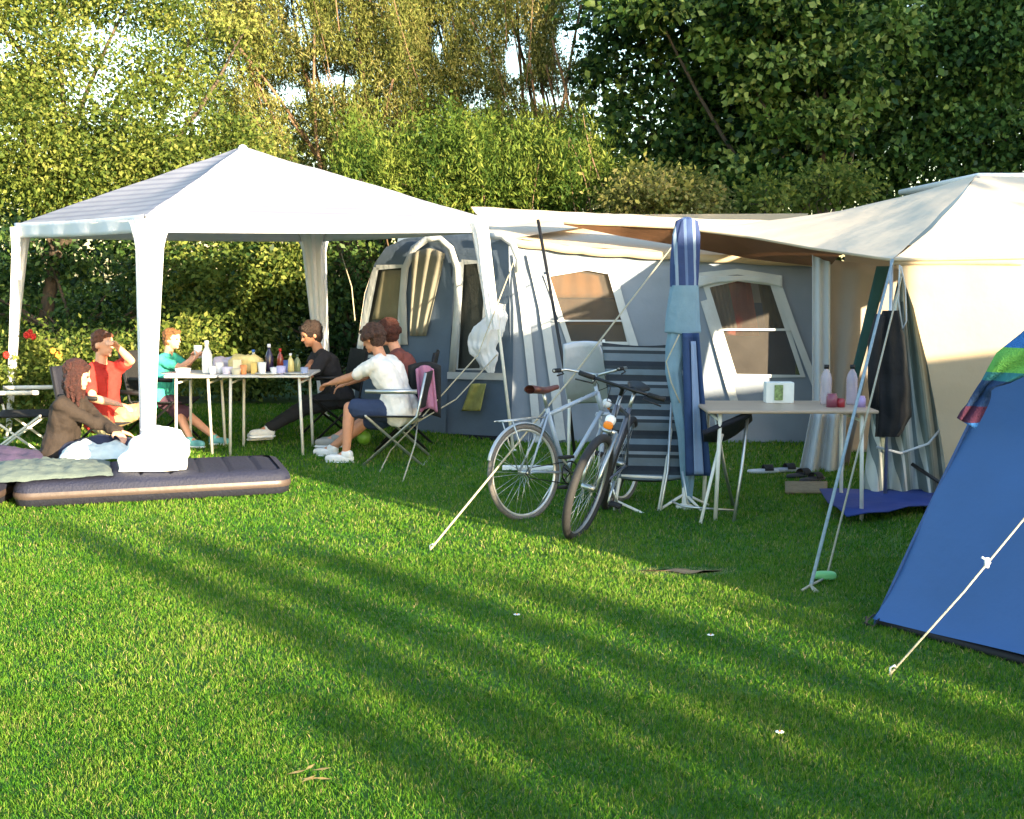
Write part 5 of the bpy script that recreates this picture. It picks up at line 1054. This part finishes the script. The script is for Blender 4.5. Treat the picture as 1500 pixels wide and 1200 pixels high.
# ================================================================= TABLE RIGHT
x0 = P(1034, 598, 7.62).x; x1 = P(1283, 600, 7.62).x
table('camp_table', 'cream-topped camping table in front of the right tent window', x0, x1, 7.55, 8.15, .705, mat('cream_table_top', S(176, 152, 128), .45, .06, 5), M['whitemetal'])
z7 = .705
def box_item(px0, px1, Y, h, name, label, m_, cat):
    a = P(px0, 590, Y).x; b = P(px1, 590, Y).x; q = MB(); rbox(q, a, b, Y, Y + .09, z7, z7 + h); o = q.build(name, m_, None, smooth=False, bevel=.004); tag(o, label, cat); return o
bx = box_item(1122, 1163, 7.98, .135, 'food_box', 'white box with a green picture on the cream camping table', mat('white_carton', S(222, 224, 216), .6, .05, 20), 'box')
q = MB(); q.box((P(1141, 575, 7.97).x, 7.974, z7 + .07), (.055, .006, .10)); q.build('picture_patch', mat('green_print', S(120, 140, 84), .6, .5, 60), bx, smooth=False)
for px, col, lb_ in ((1212, S(190, 180, 190), 'left one of the two tall clear drink bottles with dark caps on the cream table'), (1250, S(186, 178, 196), 'right one of the two tall clear drink bottles with dark caps on the cream table')):
    x = (px - 750) / F * 7.9; q = MB(); q.lathe((x, 7.9, z7), [(.034, 0), (.036, .02), (.036, .17), (.028, .2), (.013, .225), (.013, .235)], 16); o = q.build('bottle', mat('clear_plastic', col, .12, .1, 10, alpha=.5)); tag(o, lb_, 'bottle')
    q = MB(); q.lathe((x, 7.9, z7 + .232), [(.017, 0), (.017, .026)], 12); q.build('cap', M['darkmetal'], o, local=True)
for px, r, h, col, lb_ in ((1221, .035, .085, S(130, 66, 84), 'raspberry pink jar on the cream table'), (1234, .028, .055, S(150, 40, 50), 'small dark red jar on the cream table'), (1264, .03, .07, S(160, 140, 190), 'lilac pot at the right end of the cream table')):
    q = MB(); q.lathe(((px - 750) / F * 7.75, 7.75, z7), [(r, 0), (r, h * .8), (r * .8, h * .86), (r * .85, h)], 14); tag(q.build('jar', mat('jar_colour', col, .3, .1, 20)), lb_, 'jar')
# shoes, sandals and mat by the awning post
def slipper(px, py, yaw, col, label, Lh=.13):
    c = G(px, py); R = Matrix.Rotation(yaw, 3, 'Z'); q = MB(); q.sq(c + Vector((0, 0, .02)), (Lh, .045, .016), .5, .8, R, 20, 6); o = q.build('sandal', mat('sandal_sole', col, .7, .1)); tag(o, label, 'sandal', 'sandals left by the awning post')
    q = MB(); q.grid(lambda u, v: c + R @ Vector((lerp(0, .07, v), math.cos(PI * u) * .047, .03 + .04 * math.sin(PI * u))), 12, 4); q.build('strap', M['blk'], o, thick=.004)
slipper(1118, 694, .1, S(186, 190, 196), 'pale grey sandal lying furthest left by the awning post'); slipper(1150, 692, .25, S(150, 158, 170), 'blue-grey sandal next to the pale one by the awning post')
slipper(1172, 700, .5, S(40, 40, 46), 'black sandal in the middle of the row by the awning post'); slipper(1190, 706, .6, S(44, 42, 46), 'black sandal nearest the awning post')
q = MB(); q.grid(lambda u, v: G(lerp(1150, 1212, u), lerp(722, 706, v), .02) , 8, 4); tag(q.build('door_mat', mat('sand_mat', S(120, 108, 84), .95, .2, 30, .5), None, thick=.012), 'small sand-coloured mat on the grass by the awning post', 'mat')
# chair inside the awning opening: black bent legs
ic = thing('folding_stool', 'black folding stool frame standing in the striped awning opening', 'stool', (P(1370, 700, 8.0).x, 8.0, 0))
for pts in ([P(1336, 680, 8.1), P(1384, 712, 7.9)], [P(1384, 712, 7.9), G(1352, 742)], [P(1336, 680, 8.3), P(1384, 712, 8.2), G(1350, 730)]):
    q = MB(); q.tube(pts, .013); q.build('leg', M['darkmetal'], ic)
# ================================================================= LAWN DETAILS
for px, py, lb_ in ((757, 900, 'white daisy on the lawn below the long guy rope'), (1142, 1072, 'white daisy on the shaded lawn at lower right'), (1041, 930, 'white daisy on the lawn left of the blue tent')):
    c = G(px, py, .03); q = MB()
    for k in range(9): a = k * 2 * PI / 9; q.sq(c + Vector((math.cos(a) * .009, math.sin(a) * .009, 0)), (.007, .003, .002), 1, 1, Matrix.Rotation(a, 3, 'Z'), 8, 4)
    o = q.build('daisy', M['plastic_w']); tag(o, lb_, 'flower'); q = MB(); q.ball(c + Vector((0, 0, .002)), .004, None, 8, 6); q.build('flower_centre', mor, o)
c = G(432, 1142, .03); q = MB()
for k in range(7):
    a = .5 + random.uniform(-.5, .5); o = c + Vector((random.uniform(-.06, .06), random.uniform(-.04, .04), random.uniform(0, .02))); d = Vector((math.cos(a), math.sin(a), random.uniform(-.1, .3))) * random.uniform(.04, .08); s = Vector((-d.y, d.x, .0)).normalized() * .008
    q.add([o, o + d * .5 + s, o + d, o + d * .5 - s], [(0, 1, 2, 3)])
tag(q.build('dry_leaf', mat('straw_leaf', S(190, 160, 100), .8, .2, 30, trans=.3)), 'dry straw-coloured leaf curled on the foreground lawn', 'leaf')
